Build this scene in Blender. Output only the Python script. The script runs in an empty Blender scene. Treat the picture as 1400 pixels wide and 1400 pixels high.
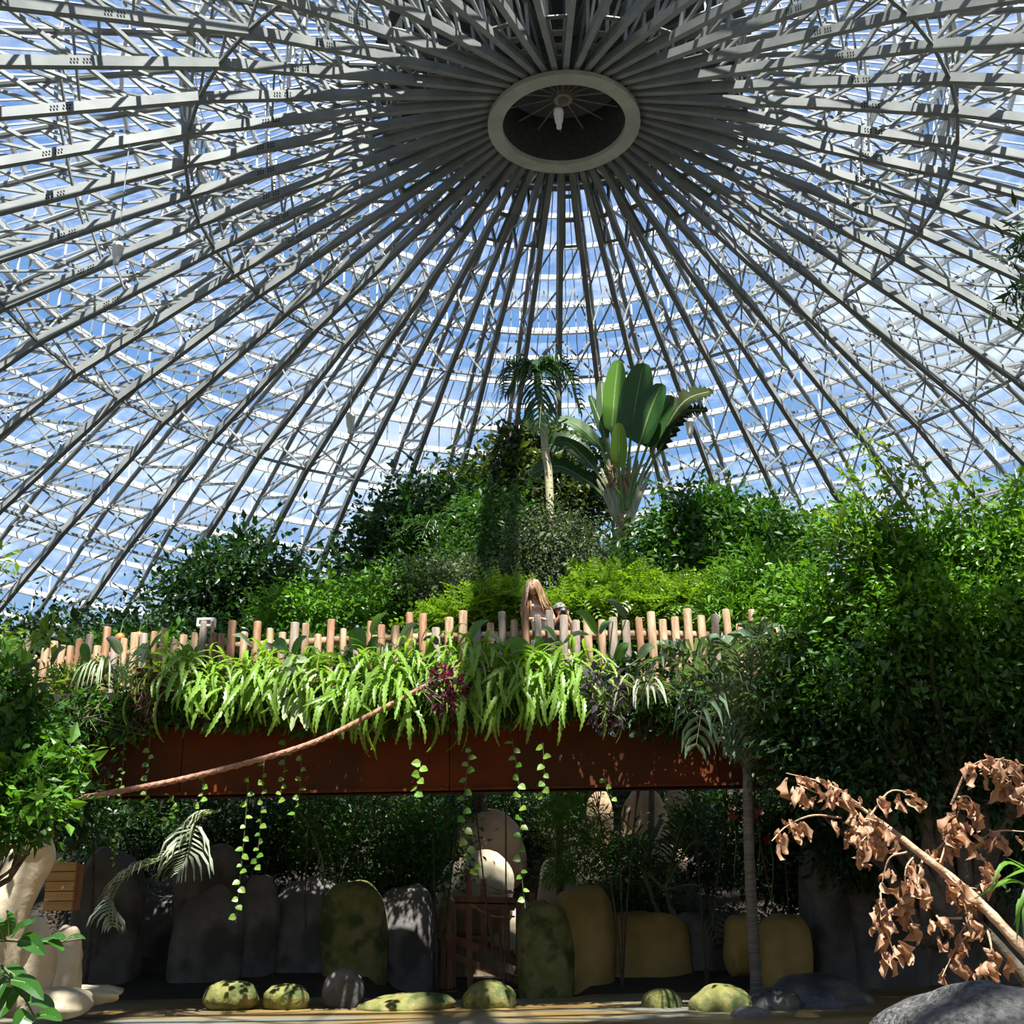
import bpy, math
import numpy as np
from mathutils import Matrix, Vector

S = bpy.context.scene
COL = S.collection
PI = math.pi

# ------------------------------------------------------------------ camera, sky, sun, exposure
CAM_Z = 1.0
PITCH, ROLL = math.radians(19.9), math.radians(-1.05)
FPX = 1605.0
_c, _s = math.cos(PITCH), math.sin(PITCH)
_cr, _sr = math.cos(ROLL), math.sin(ROLL)
FWD = np.array([0, _c, _s]); UP0 = np.array([0, -_s, _c]); X0 = np.array([1.0, 0, 0])
CRIGHT = _cr * X0 + _sr * UP0
CUP = -_sr * X0 + _cr * UP0
cd = bpy.data.cameras.new('camera'); cam = bpy.data.objects.new('camera', cd); COL.objects.link(cam)
cd.sensor_width = 36; cd.lens = FPX / 1400 * 36; cd.clip_end = 2000
M = Matrix.Identity(4)
for i in range(3):
    M[i][0], M[i][1], M[i][2] = CRIGHT[i], CUP[i], -FWD[i]
M[2][3] = CAM_Z
cam.matrix_world = M
S.camera = cam

S.view_settings.view_transform = 'Standard'; S.view_settings.look = 'None'
S.view_settings.exposure = 0.0; S.view_settings.gamma = 1.0
S.view_settings.use_curve_mapping = False
S.cycles.max_bounces = 6; S.cycles.diffuse_bounces = 3; S.cycles.glossy_bounces = 2
S.cycles.transmission_bounces = 3; S.cycles.transparent_max_bounces = 12
S.cycles.caustics_reflective = False; S.cycles.caustics_refractive = False
S.cycles.sample_clamp_indirect = 4.0

def nd(nt, t, **kw):
    n = nt.nodes.new(t)
    for k, v in kw.items():
        if k in n.inputs: n.inputs[k].default_value = v
        else: setattr(n, k, v)
    return n

SUN_E, SKY_E = 18.0, 0.95
w = bpy.data.worlds.new('world'); S.world = w; w.use_nodes = True
nt = w.node_tree; nt.nodes.clear(); L = nt.links.new
tc = nd(nt, 'ShaderNodeTexCoord'); sep = nd(nt, 'ShaderNodeSeparateXYZ'); L(tc.outputs['Generated'], sep.inputs[0])
gr = nd(nt, 'ShaderNodeValToRGB'); L(sep.outputs['Z'], gr.inputs[0])
e = gr.color_ramp.elements
e[0].position = 0.0; e[0].color = (.62, .80, 1.0, 1); e[1].position = .75; e[1].color = (.10, .27, .72, 1)
m_ = gr.color_ramp.elements.new(.38); m_.color = (.26, .52, .98, 1)
mp = nd(nt, 'ShaderNodeMapping'); mp.inputs['Scale'].default_value = (1, 1, 2.2); L(tc.outputs['Generated'], mp.inputs[0])
no = nd(nt, 'ShaderNodeTexNoise', Scale=3.2, Detail=7.0, Roughness=.6); L(mp.outputs[0], no.inputs['Vector'])
cr = nd(nt, 'ShaderNodeValToRGB'); L(no.outputs[0], cr.inputs[0])
cr.color_ramp.elements[0].position = .47; cr.color_ramp.elements[1].position = .68
cr.color_ramp.elements[1].color = (.8, .8, .8, 1)
mx = nd(nt, 'ShaderNodeMixRGB'); L(cr.outputs[0], mx.inputs[0]); L(gr.outputs[0], mx.inputs[1]); mx.inputs[2].default_value = (1.25, 1.32, 1.42, 1)
bg = nd(nt, 'ShaderNodeBackground', Strength=SKY_E); L(mx.outputs[0], bg.inputs[0])
ou = nd(nt, 'ShaderNodeOutputWorld'); L(bg.outputs[0], ou.inputs[0])

sd = bpy.data.lights.new('sun', 'SUN'); sun = bpy.data.objects.new('sun', sd); COL.objects.link(sun)
sd.energy = SUN_E; sd.angle = math.radians(.53); sd.color = (1, .965, .90)
SUN_DIR = Vector((.14, -.45, .88)).normalized()
sun.rotation_euler = SUN_DIR.to_track_quat('Z', 'Y').to_euler(); sun.location = (0, 0, 60)

# ------------------------------------------------------------------ placing
def ray(px, py):
    a = (px - 700) / FPX; b = (700 - py) / FPX
    return FWD + a * CRIGHT + b * CUP
def at(px, py, Y):                       # the point at depth Y seen at a pixel of the photograph
    d = ray(px, py); q = d * (Y / d[1]); q[2] += CAM_Z
    return q
def ppm(Y): return FPX / (Y * 1.03)      # pixels per metre there, about
def project(P):
    P = np.atleast_2d(P) - np.array([0, 0, CAM_Z])
    d = P @ FWD
    return np.stack([700 + FPX * (P @ CRIGHT) / d, 700 - FPX * (P @ CUP) / d, d], 1)

# ------------------------------------------------------------------ objects
def link_mesh(name, V, F, m, parent=None, smooth=False, loc=None):
    """V (n,3); F list of integer arrays (k,3) or (k,4)"""
    if not isinstance(F, list): F = [F]
    F = [np.asarray(f, dtype=np.int32) for f in F if len(f)]
    me = bpy.data.meshes.new(name)
    V = np.asarray(V, dtype=np.float32)
    me.vertices.add(len(V)); me.vertices.foreach_set('co', V.ravel())
    loops = np.concatenate([f.ravel() for f in F])
    tot = np.concatenate([np.full(len(f), f.shape[1], np.int32) for f in F])
    st = np.concatenate([[0], np.cumsum(tot)[:-1]]).astype(np.int32)
    me.loops.add(len(loops)); me.loops.foreach_set('vertex_index', loops)
    me.polygons.add(len(tot)); me.polygons.foreach_set('loop_start', st)
    me.update(calc_edges=True)
    me.polygons.foreach_set('use_smooth', np.full(len(me.polygons), bool(smooth)))
    if m is not None: me.materials.append(m)
    o = bpy.data.objects.new(name, me); COL.objects.link(o)
    if parent is not None: o.parent = parent
    if loc is not None: o.location = loc
    return o
def inst(name, me, parent, mat4=None):
    o = bpy.data.objects.new(name, me); COL.objects.link(o); o.parent = parent
    if mat4 is not None: o.matrix_local = Matrix([list(map(float, r)) for r in mat4])
    return o
def tag(o, label=None, cat=None, group=None, kind=None):
    if label: o['label'] = label
    if cat: o['category'] = cat
    if group: o['group'] = group
    if kind: o['kind'] = kind
    return o
def thing(name, label, cat, loc=(0, 0, 0), group=None):
    o = bpy.data.objects.new(name, None); COL.objects.link(o); o.location = [float(v) for v in loc]
    o.empty_display_size = .2
    return tag(o, label, cat, group)

class MB:
    def __init__(s): s.V = []; s.T = []; s.Q = []; s.n = 0
    def add(s, V, F):
        V = np.asarray(V, float); F = np.asarray(F, int)
        if len(V) == 0 or len(F) == 0: return s
        (s.T if F.shape[1] == 3 else s.Q).append(F + s.n)
        s.V.append(V); s.n += len(V); return s
    def build(s, name, m, parent=None, smooth=False, off=None):
        V = np.concatenate(s.V)
        if off is not None: V = V - np.asarray(off)
        F = []
        if s.T: F.append(np.concatenate(s.T))
        if s.Q: F.append(np.concatenate(s.Q))
        return link_mesh(name, V, F, m, parent, smooth)
def unit(v):
    v = np.asarray(v, float); return v / (np.linalg.norm(v, axis=-1, keepdims=True) + 1e-12)
BOXQ = np.array([[0, 1, 3, 2], [4, 6, 7, 5], [0, 4, 5, 1], [2, 3, 7, 6], [0, 2, 6, 4], [1, 5, 7, 3]])
def bar(a, b, wd, ht, up=(0, 0, 1)):
    a = np.asarray(a, float); b = np.asarray(b, float); d = unit(b - a)
    s_ = np.cross(d, up)
    if np.linalg.norm(s_) < 1e-4: s_ = np.cross(d, (1, 0, 0))
    s_ = unit(s_); u = np.cross(s_, d)
    V = [p + s_ * wd / 2 * i + u * ht / 2 * j for p in (a, b) for i in (-1, 1) for j in (-1, 1)]
    return np.array(V), BOXQ
def box(x0, y0, z0, x1, y1, z1):
    V = [(x, y, z) for x in (x0, x1) for y in (y0, y1) for z in (z0, z1)]
    return np.array(V, float), BOXQ
def tube(path, rad, n=6, cap=True):
    P = np.asarray(path, float); k = len(P); rad = np.broadcast_to(rad, (k,))
    T = np.gradient(P, axis=0); T = unit(T)
    ref = np.array([0.0, 0, 1]) if abs(T[0][2]) < .9 else np.array([1.0, 0, 0])
    N = unit(np.cross(T, ref)); B = np.cross(T, N)
    a = np.arange(n) * 2 * PI / n
    V = P[:, None] + rad[:, None, None] * (np.cos(a)[None, :, None] * N[:, None] + np.sin(a)[None, :, None] * B[:, None])
    V = V.reshape(-1, 3); i = np.arange(k - 1)[:, None] * n; j = np.arange(n)[None]; j2 = (j + 1) % n
    F = np.stack([i + j, i + j2, i + n + j2, i + n + j], -1).reshape(-1, 4)
    if cap:
        V = np.concatenate([V, P[:1], P[-1:]]); c0, c1 = len(V) - 2, len(V) - 1
        q = np.arange(n); q2 = (q + 1) % n; o = (k - 1) * n
        F = np.concatenate([F, np.stack([q2, q, np.full(n, c0), np.full(n, c0)], 1)[:0]])
        Tq = np.concatenate([np.stack([q2, q, np.full(n, c0)], 1), np.stack([o + q, o + q2, np.full(n, c1)], 1)])
        return V, F, Tq
    return V, F
def addtube(mb, path, rad, n=6):
    V, F, T = tube(path, rad, n)
    n0 = mb.n
    mb.V.append(V); mb.n += len(V); mb.Q.append(F + n0); mb.T.append(T + n0); return mb
def spline(pts, n):
    P = np.asarray(pts, float); k = len(P)
    if k == 2:
        t = np.linspace(0, 1, n)[:, None]; return P[0] * (1 - t) + P[1] * t
    E_ = np.concatenate([[2 * P[0] - P[1]], P, [2 * P[-1] - P[-2]]])
    u = np.linspace(0, k - 1 - 1e-9, n); i = u.astype(int); t = (u - i)[:, None]
    a, b, c, d = E_[i], E_[i + 1], E_[i + 2], E_[i + 3]
    return .5 * (2 * b + (c - a) * t + (2 * a - 5 * b + 4 * c - d) * t * t + (3 * b - a - 3 * c + d) * t ** 3)
def sphere_mesh(nu=20, nv=12):
    u = np.linspace(0, 2 * PI, nu, endpoint=False); v = np.linspace(0, PI, nv)
    V = np.array([(math.sin(b) * math.cos(a), math.sin(b) * math.sin(a), math.cos(b)) for b in v for a in u])
    F = [(i * nu + j, (i + 1) * nu + j, (i + 1) * nu + (j + 1) % nu, i * nu + (j + 1) % nu) for i in range(nv - 1) for j in range(nu)]
    return V, np.array(F)
def fbm(P, seed=0, f=1.0, o=3):
    r = np.random.default_rng(seed); out = 0; amp = 1
    for k in range(o):
        for _ in range(3):
            d = unit(r.normal(size=3)) * f * 2 ** k * r.uniform(.7, 1.3)
            out = out + amp * np.sin(P @ d + r.uniform(0, 6.28)) / 3
        amp *= .5
    return out
def rock(c, r, seed, rough=.18, f=2.0, pw=1.0, nu=36, nv=24, rot=0.0, flat=None):
    V, F = sphere_mesh(nu, nv)
    if pw != 1.0: V = np.sign(V) * np.abs(V) ** pw
    V = V * (1 + rough * (fbm(V, seed, f) + .28 * fbm(V, seed + 7, f * 3.2, 2))[:, None])
    V = V * np.asarray(r)
    if rot:
        c_, s_ = math.cos(rot), math.sin(rot); V = V @ np.array([[c_, 0, s_], [0, 1, 0], [-s_, 0, c_]]).T
    return V + np.asarray(c), F

# ------------------------------------------------------------------ materials
def base_mat(name):
    m = bpy.data.materials.new(name); m.use_nodes = True; nt = m.node_tree; nt.nodes.clear()
    o = nd(nt, 'ShaderNodeOutputMaterial'); b = nd(nt, 'ShaderNodeBsdfPrincipled'); nt.links.new(b.outputs[0], o.inputs[0])
    return m, nt, b, o
def mat(name, c1, c2=None, rough=.6, scale=6.0, detail=5.0, bump=0.0, bscale=None, metal=0.0, spec=.4, stretch=(1, 1, 1), lo=.35, hi=.65, c3=None, s3=1.5):
    m, nt, b, o = base_mat(name); L = nt.links.new
    b.inputs['Roughness'].default_value = rough; b.inputs['Metallic'].default_value = metal
    b.inputs['Specular IOR Level'].default_value = spec
    tc = nd(nt, 'ShaderNodeTexCoord'); mp = nd(nt, 'ShaderNodeMapping'); mp.inputs['Scale'].default_value = stretch
    L(tc.outputs['Object'], mp.inputs[0])
    n = nd(nt, 'ShaderNodeTexNoise', Scale=scale, Detail=detail); L(mp.outputs[0], n.inputs['Vector'])
    r = nd(nt, 'ShaderNodeValToRGB'); L(n.outputs[0], r.inputs[0])
    r.color_ramp.elements[0].position = lo; r.color_ramp.elements[1].position = hi
    r.color_ramp.elements[0].color = (*c1, 1); r.color_ramp.elements[1].color = (*(c2 or c1), 1)
    out = r.outputs[0]
    if c3:
        n3 = nd(nt, 'ShaderNodeTexNoise', Scale=s3, Detail=4.0); L(mp.outputs[0], n3.inputs['Vector'])
        r3 = nd(nt, 'ShaderNodeValToRGB'); L(n3.outputs[0], r3.inputs[0]); r3.color_ramp.elements[0].position = .48; r3.color_ramp.elements[1].position = .62
        x = nd(nt, 'ShaderNodeMixRGB'); L(r3.outputs[0], x.inputs[0]); L(out, x.inputs[1]); x.inputs[2].default_value = (*c3, 1); out = x.outputs[0]
    L(out, b.inputs['Base Color'])
    if bump:
        nb = nd(nt, 'ShaderNodeTexNoise', Scale=bscale or scale * 3, Detail=6.0); L(mp.outputs[0], nb.inputs['Vector'])
        bp = nd(nt, 'ShaderNodeBump', Strength=bump, Distance=.05); L(nb.outputs[0], bp.inputs['Height']); L(bp.outputs[0], b.inputs['Normal'])
    return m
def leaf_mat(name, c1, c2, trans=.35, rough=.42, spec=.45, tcol=None):
    m, nt, b, o = base_mat(name); L = nt.links.new
    g = nd(nt, 'ShaderNodeNewGeometry')
    r = nd(nt, 'ShaderNodeValToRGB'); L(g.outputs['Random Per Island'], r.inputs[0])
    r.color_ramp.elements[0].color = (*c1, 1); r.color_ramp.elements[1].color = (*c2, 1)
    L(r.outputs[0], b.inputs['Base Color']); b.inputs['Roughness'].default_value = rough; b.inputs['Specular IOR Level'].default_value = spec
    t = nd(nt, 'ShaderNodeBsdfTranslucent')
    mul = nd(nt, 'ShaderNodeMixRGB', blend_type='MULTIPLY'); mul.inputs[0].default_value = 1; L(r.outputs[0], mul.inputs[1]); mul.inputs[2].default_value = (*(tcol or (1.5, 1.5, .6)), 1)
    L(mul.outputs[0], t.inputs[0])
    x = nd(nt, 'ShaderNodeMixShader'); x.inputs[0].default_value = trans; L(b.outputs[0], x.inputs[1]); L(t.outputs[0], x.inputs[2]); L(x.outputs[0], o.inputs[0])
    return m

m_steel = mat('painted_steel', (.20, .21, .205), (.28, .29, .275), rough=.45, scale=.8, spec=.4)
m_purlin = mat('white_purlin_paint', (.58, .59, .60), (.68, .69, .69), rough=.4, scale=.6)
m_dark_steel = mat('dark_roof_sheet', (.05, .052, .055), (.08, .08, .08), rough=.7)
m_bar = mat('glazing_bar', (.20, .22, .25), (.28, .30, .33), rough=.5, scale=.7)
m_bar_dark = mat('slot_shadow_black', (.01, .01, .01), rough=.9)
m_ringc = mat('ring_plate_paint', (.50, .50, .44), (.66, .65, .58), rough=.6, scale=.8, detail=6)
m_glass = bpy.data.materials.new('greenhouse_glass'); m_glass.use_nodes = True
nt = m_glass.node_tree; nt.nodes.clear(); L = nt.links.new
o_ = nd(nt, 'ShaderNodeOutputMaterial'); tr = nd(nt, 'ShaderNodeBsdfTransparent'); tr.inputs[0].default_value = (.90, .94, .96, 1)
gl = nd(nt, 'ShaderNodeBsdfGlossy', Roughness=.05); df = nd(nt, 'ShaderNodeBsdfTranslucent'); df.inputs[0].default_value = (.9, .92, .95, 1)
tcg = nd(nt, 'ShaderNodeTexCoord'); ng = nd(nt, 'ShaderNodeTexNoise', Scale=.55, Detail=6.0, Roughness=.65); L(tcg.outputs['Object'], ng.inputs['Vector'])
rg = nd(nt, 'ShaderNodeMapRange'); L(ng.outputs[0], rg.inputs[0]); rg.inputs[1].default_value = .45; rg.inputs[2].default_value = .75; rg.inputs[3].default_value = .01; rg.inputs[4].default_value = .14
x1 = nd(nt, 'ShaderNodeMixShader'); x1.inputs[0].default_value = .05; L(tr.outputs[0], x1.inputs[1]); L(gl.outputs[0], x1.inputs[2])
x2 = nd(nt, 'ShaderNodeMixShader'); L(rg.outputs[0], x2.inputs[0]); L(x1.outputs[0], x2.inputs[1]); L(df.outputs[0], x2.inputs[2]); L(x2.outputs[0], o_.inputs[0])

m_post = mat('weathered_pine_post', (.26, .145, .075), (.48, .33, .20), rough=.75, scale=5, stretch=(3, 3, .5), bump=.3, bscale=14)
m_post_grey = mat('greyed_pine_post', (.18, .14, .11), (.34, .27, .21), rough=.8, scale=5, stretch=(3, 3, .5), bump=.3, bscale=14)
m_post_red = mat('red_brown_pine_post', (.21, .095, .045), (.38, .21, .115), rough=.75, scale=5, stretch=(3, 3, .5), bump=.3, bscale=14)
m_rail = mat('pine_rail', (.26, .16, .085), (.40, .27, .16), rough=.75, scale=3, stretch=(.6, 3, 3))
m_beam = mat('rust_red_steel', (.135, .027, .008), (.085, .02, .007), rough=.8, spec=.12, scale=1.2, c3=(.06, .02, .008), s3=.8, bump=.1)
m_soil = mat('dark_soil', (.018, .013, .008), (.035, .024, .014), rough=.95, scale=3)
m_deck = mat('deck_boards', (.20, .14, .09), (.32, .24, .16), rough=.8, scale=3)
m_mud = mat('sandy_pond_floor', (.10, .055, .012), (.26, .17, .06), rough=.42, scale=1.1, detail=8, bump=.7, bscale=5, c3=(.15, .15, .12), s3=.5, stretch=(.5, 1.6, 1), spec=.5)
m_rockw = mat('pale_sandstone_render', (.42, .33, .21), (.60, .51, .36), rough=.85, scale=1.6, bump=.5, bscale=7)
m_rockg = mat('grey_moulded_concrete', (.10, .09, .084), (.20, .18, .165), rough=.9, scale=1.4, bump=.7, bscale=6, c3=(.06, .054, .048), s3=1.1)
m_rocky = mat('ochre_moulded_rock', (.20, .13, .032), (.34, .225, .07), rough=.85, scale=1.5, bump=.5, bscale=6)
m_rockt = mat('tan_rock', (.34, .21, .12), (.50, .34, .20), rough=.85, scale=1.2, bump=.7, bscale=5)
m_moss = mat('mossy_rock', (.12, .13, .022), (.22, .18, .07), rough=.85, scale=4, bump=.6, c3=(.05, .07, .014), s3=3)
m_black = mat('wet_black_rock', (.025, .025, .03), (.06, .06, .065), rough=.4, scale=3, bump=.6, c3=(.10, .09, .06), s3=2)
m_grey = mat('grey_granite', (.045, .043, .04), (.15, .145, .14), rough=.95, scale=30, detail=8, bump=1.0, bscale=38)
m_plank = mat('ochre_plank', (.34, .17, .04), (.46, .26, .085), rough=.6, scale=2.5, stretch=(.5, 2, 5))
m_wood_dark = mat('dark_stained_timber', (.16, .06, .026), (.30, .125, .055), rough=.7, scale=3, stretch=(3, 3, .6))
m_bark = mat('grey_brown_bark', (.05, .038, .026), (.10, .08, .055), rough=.9, scale=6, bump=.6)
m_palm_trunk = mat('pale_palm_trunk', (.32, .28, .16), (.46, .41, .26), rough=.7, scale=4, stretch=(.5, .5, 6), bump=.2)
m_palm_grey = mat('grey_palm_trunk', (.09, .08, .072), (.18, .155, .13), rough=.8, scale=4, stretch=(.5, .5, 7), bump=.3)
m_deadwood = mat('pale_dead_wood', (.28, .17, .095), (.50, .35, .23), rough=.7, scale=6, stretch=(2, 2, 2), bump=.4)
m_rope = mat('brown_rope', (.24, .11, .07), (.44, .23, .15), rough=.85, scale=14, bump=.6)
m_white = mat('white_enamel', (.72, .72, .68), (.80, .80, .76), rough=.35)
m_black_plastic = mat('black_plastic', (.015, .015, .016), (.03, .03, .03), rough=.4)
m_skin = mat('sunlit_skin', (.42, .22, .14), (.50, .28, .19), rough=.5, scale=4)
m_hair = mat('long_light_brown_hair', (.12, .06, .026), (.36, .22, .11), rough=.4, scale=9, stretch=(4, 4, .5))
m_cloth_white = mat('white_cotton', (.55, .54, .58), (.62, .61, .65), rough=.8)
m_cloth_dark = mat('dark_cotton', (.03, .03, .035), (.06, .06, .06), rough=.85)
m_cap = mat('mottled_grey_cap', (.035, .04, .025), (.20, .20, .17), rough=.85, scale=22, lo=.42, hi=.58)
m_fruit = mat('orange_fruit', (.48, .10, .02), (.60, .18, .04), rough=.4)
m_stem = mat('green_stem', (.10, .18, .04), (.16, .24, .07), rough=.6)
m_vstem = mat('brown_vine_stem', (.06, .055, .02), (.10, .09, .04), rough=.7)

LM = dict(
    dark=leaf_mat('leaf_dark_green', (.010, .034, .007), (.028, .075, .012)),
    mid=leaf_mat('leaf_mid_green', (.020, .068, .007), (.06, .155, .015)),
    bright=leaf_mat('leaf_bright_green', (.05, .145, .008), (.125, .27, .02), trans=.4),
    yellow=leaf_mat('leaf_yellow_green', (.085, .18, .012), (.20, .31, .028), trans=.42),
    grey=leaf_mat('leaf_grey_green', (.035, .06, .028), (.105, .14, .062), rough=.5),
    olive=leaf_mat('leaf_olive', (.022, .042, .007), (.07, .095, .014)),
    fern=leaf_mat('leaf_fern', (.10, .22, .018), (.25, .38, .06), trans=.42, rough=.4),
    glossy=leaf_mat('leaf_glossy', (.014, .065, .007), (.04, .125, .014), rough=.3, spec=.6),
    pale=leaf_mat('leaf_pale', (.22, .30, .13), (.38, .43, .25), trans=.3),
    purple=leaf_mat('leaf_burgundy', (.05, .005, .018), (.15, .018, .05), tcol=(1.6, .6, .8)),
    slate=leaf_mat('leaf_slate_purple', (.035, .028, .04), (.11, .09, .115), rough=.35, spec=.5, tcol=(1, .8, 1)),
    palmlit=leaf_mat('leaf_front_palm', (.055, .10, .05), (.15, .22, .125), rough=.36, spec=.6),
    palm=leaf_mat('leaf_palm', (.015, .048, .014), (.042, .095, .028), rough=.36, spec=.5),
    dried=leaf_mat('leaf_dried_grey', (.19, .22, .14), (.34, .37, .26), trans=.2, rough=.6),
    dead=leaf_mat('leaf_dead_brown', (.14, .055, .025), (.54, .32, .19), trans=.25, rough=.55, tcol=(1.3, 1, .7)),
    paddle=leaf_mat('leaf_paddle', (.035, .12, .014), (.075, .20, .028), rough=.36, spec=.5, trans=.35),
    torn=leaf_mat('leaf_torn_olive', (.022, .030, .008), (.040, .05, .016), rough=.8, spec=.1, trans=.1),
    banana=leaf_mat('leaf_banana', (.016, .055, .009), (.032, .095, .015), rough=.42, spec=.35, trans=.25),
    red=leaf_mat('petal_red', (.65, .02, .06), (.80, .05, .10), tcol=(1.3, .5, .5)),
)

# ------------------------------------------------------------------ the greenhouse dome
DX, DY = 2.85, 47.0
NR = 48
AZ0 = math.radians(.6)
def dp(r, z, az): return np.array([DX + r * math.sin(az), DY + r * math.cos(az), z + CAM_Z])
BOT = np.array([(3.75, 37.2), (10.5, 34.6), (17.3, 31.85), (26.0, 27.6), (33.5, 22.5), (40.0, 17.4), (46.5, 11.4), (52.0, 5.0), (55.8, -1.0)])
TOP = np.array([(3.75, 39.0), (10.5, 37.3), (17.7, 34.9), (27.6, 30.9), (36.0, 25.7), (43.5, 19.5), (50.0, 12.4), (55.4, 5.0), (58.3, -1.0)])
# upper skin: slopes and upright vent bands
SKIN = [(8.6, 39.8), (17.7, 37.2), (17.75, 35.4), (27.6, 33.2), (27.65, 31.3), (36.0, 28.0), (36.05, 26.1), (43.5, 21.8), (43.55, 20.0), (50.0, 14.5), (50.05, 12.8), (55.6, 6.4), (59.2, -1.0)]
def polyint(poly, r):
    return np.interp(r, poly[:, 0], poly[:, 1])
def along(poly, step):
    out = []
    for (a, b) in zip(poly[:-1], poly[1:]):
        a = np.array(a); b = np.array(b); n = max(1, round(np.linalg.norm(b - a) / step))
        out += [a + (b - a) * k / n for k in range(n)]
    out.append(np.array(poly[-1])); return out
AZ = [AZ0 + k * 2 * PI / NR for k in range(NR)]

ceiling = thing('ceiling', 'great glass and steel dome of radiating ribs over the whole tropical garden', None, (DX, DY, CAM_Z))
tag(ceiling, kind='structure')
OC = np.array([DX, DY, CAM_Z])
braces = []                                # (a, b, width, rib index)
ribs = []
for k, az in enumerate(AZ):
    mb = MB()
    for a, b in zip(BOT[:-1], BOT[1:]):
        mb.add(*bar(dp(*a, az), dp(*b, az), .27, .40))
    rib = mb.build('rib', m_steel, ceiling, off=OC); ribs.append(rib)
    mb = MB(); addtube(mb, [dp(*p, az) for p in TOP], .15, 8)
    mb.build('top_chord', m_steel, rib, off=OC)
    s = along(BOT, 2.6)
    top_s = along(TOP, 2.6)
    n = min(len(s), len(top_s))
    s = [np.array(v) for v in np.stack([np.interp(np.linspace(0, 1, 22), np.linspace(0, 1, len(s)), np.array(s)[:, i]) for i in (0, 1)], 1)]
    top_s = [np.array(v) for v in np.stack([np.interp(np.linspace(0, 1, 22), np.linspace(0, 1, len(top_s)), np.array(top_s)[:, i]) for i in (0, 1)], 1)]
    for j in range(1, 22):
        braces.append((dp(*s[j], az), dp(*top_s[j], az), .15, k, 'strut'))
        if j % 2: braces.append((dp(*top_s[j], az), dp(*s[j - 1], az), .13, k, 'brace'))
        else: braces.append((dp(*top_s[j], az), dp(*s[j - 1], az), .11, k, 'brace'))
for k in range(NR):
    a0, a1 = AZ[k], AZ[k] + 2 * PI / NR; am = (a0 + a1) / 2
    for i in range(2, 8):
        b, t = BOT[i], TOP[i]
        braces.append((dp(*b, a0), dp(*b, a1), .14, k, 'ring_tie'))
        braces.append((dp(*b, a0), dp(*t, a1), .11, k, 'brace')); braces.append((dp(*t, a0), dp(*b, a1), .11, k, 'brace'))
        # star bracing between this ring and the next one up, in the plane of the upper chords
        if i >= 2:
            tm = (TOP[i] + TOP[i - 1]) / 2; bm = (BOT[i] + BOT[i - 1]) / 2
            braces.append((dp(*bm, a0), dp(*tm, am), .09, k, 'brace')); braces.append((dp(*tm, am), dp(*bm, a1), .09, k, 'brace'))
            braces.append((dp(*TOP[i], a0), dp(*tm, a1), .09, k, 'brace')); braces.append((dp(*TOP[i - 1], a1), dp(*tm, a0), .09, k, 'brace'))
A = np.array([b[0] for b in braces]); B = np.array([b[1] for b in braces]); W = np.array([b[2] for b in braces])
pa, pb = project(A), project(B); mid = (pa + pb) / 2
infr = (mid[:, 0] > -20) & (mid[:, 0] < 1420) & (mid[:, 1] > -20) & (mid[:, 1] < 850) & (pa[:, 2] > 0) & (pb[:, 2] > 0)
size = np.linalg.norm(pa[:, :2] - pb[:, :2], axis=1) * W / np.maximum(mid[:, 2], 1) * infr
order = np.argsort(-size); chosen = set(order[:300].tolist())
rest = MB()
for i, (a, b, wd, k, nm) in enumerate(braces):
    V, F = bar(a, b, wd, wd)
    if i in chosen: link_mesh(nm, V - OC, F, m_steel, ribs[k])
    else: rest.add(V, F)
rest.build('bracing', m_steel, ceiling, off=OC)['kind'] = 'stuff'
# rows of small dark slots at the splices of the lower chords
for k, az in enumerate(AZ):
    mb = MB(); t_ = np.array([-math.cos(az), math.sin(az), 0])          # across the rib
    for rs in (13.6, 22.0, 30.5):
        zs = polyint(BOT, rs); a = dp(rs, zs, az); b = dp(rs + .6, polyint(BOT, rs + .6), az); d = unit(b - a)
        for sg in (-1, 1):
            for q in (0, 1, 2, 4, 5, 6):
                for h in (-.09, .05):
                    c = a + d * q * .12 + t_ * sg * .136 + np.array([0, 0, h]); mb.add(*bar(c, c + d * .06, .012, .09))
    mb.build('splice_slots', m_bar_dark, ribs[k], off=OC)
# gusset frames joining the ribs in pairs at the hub
for k in range(0, NR, 2):
    a0, a1 = AZ[k], AZ[(k + 1) % NR]
    mb = MB()
    for r0 in (4.3, 5.6, 7.0, 8.6):
        z0 = polyint(BOT, r0) + .18
        mb.add(*bar(dp(r0, z0, a0), dp(r0, z0, a0 + 2 * PI / NR), .32 if r0 < 8 else .2, .06))
    for a_, s_ in ((a0, 1), (a0 + 2 * PI / NR, -1)):
        mb.add(*bar(dp(4.0, polyint(BOT, 4.0) + .18, a_ + s_ * .03), dp(8.6, polyint(BOT, 8.6) + .18, a_ + s_ * .022), .16, .06))
    mb.build('gusset_plate', m_steel, ceiling, off=OC)
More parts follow.
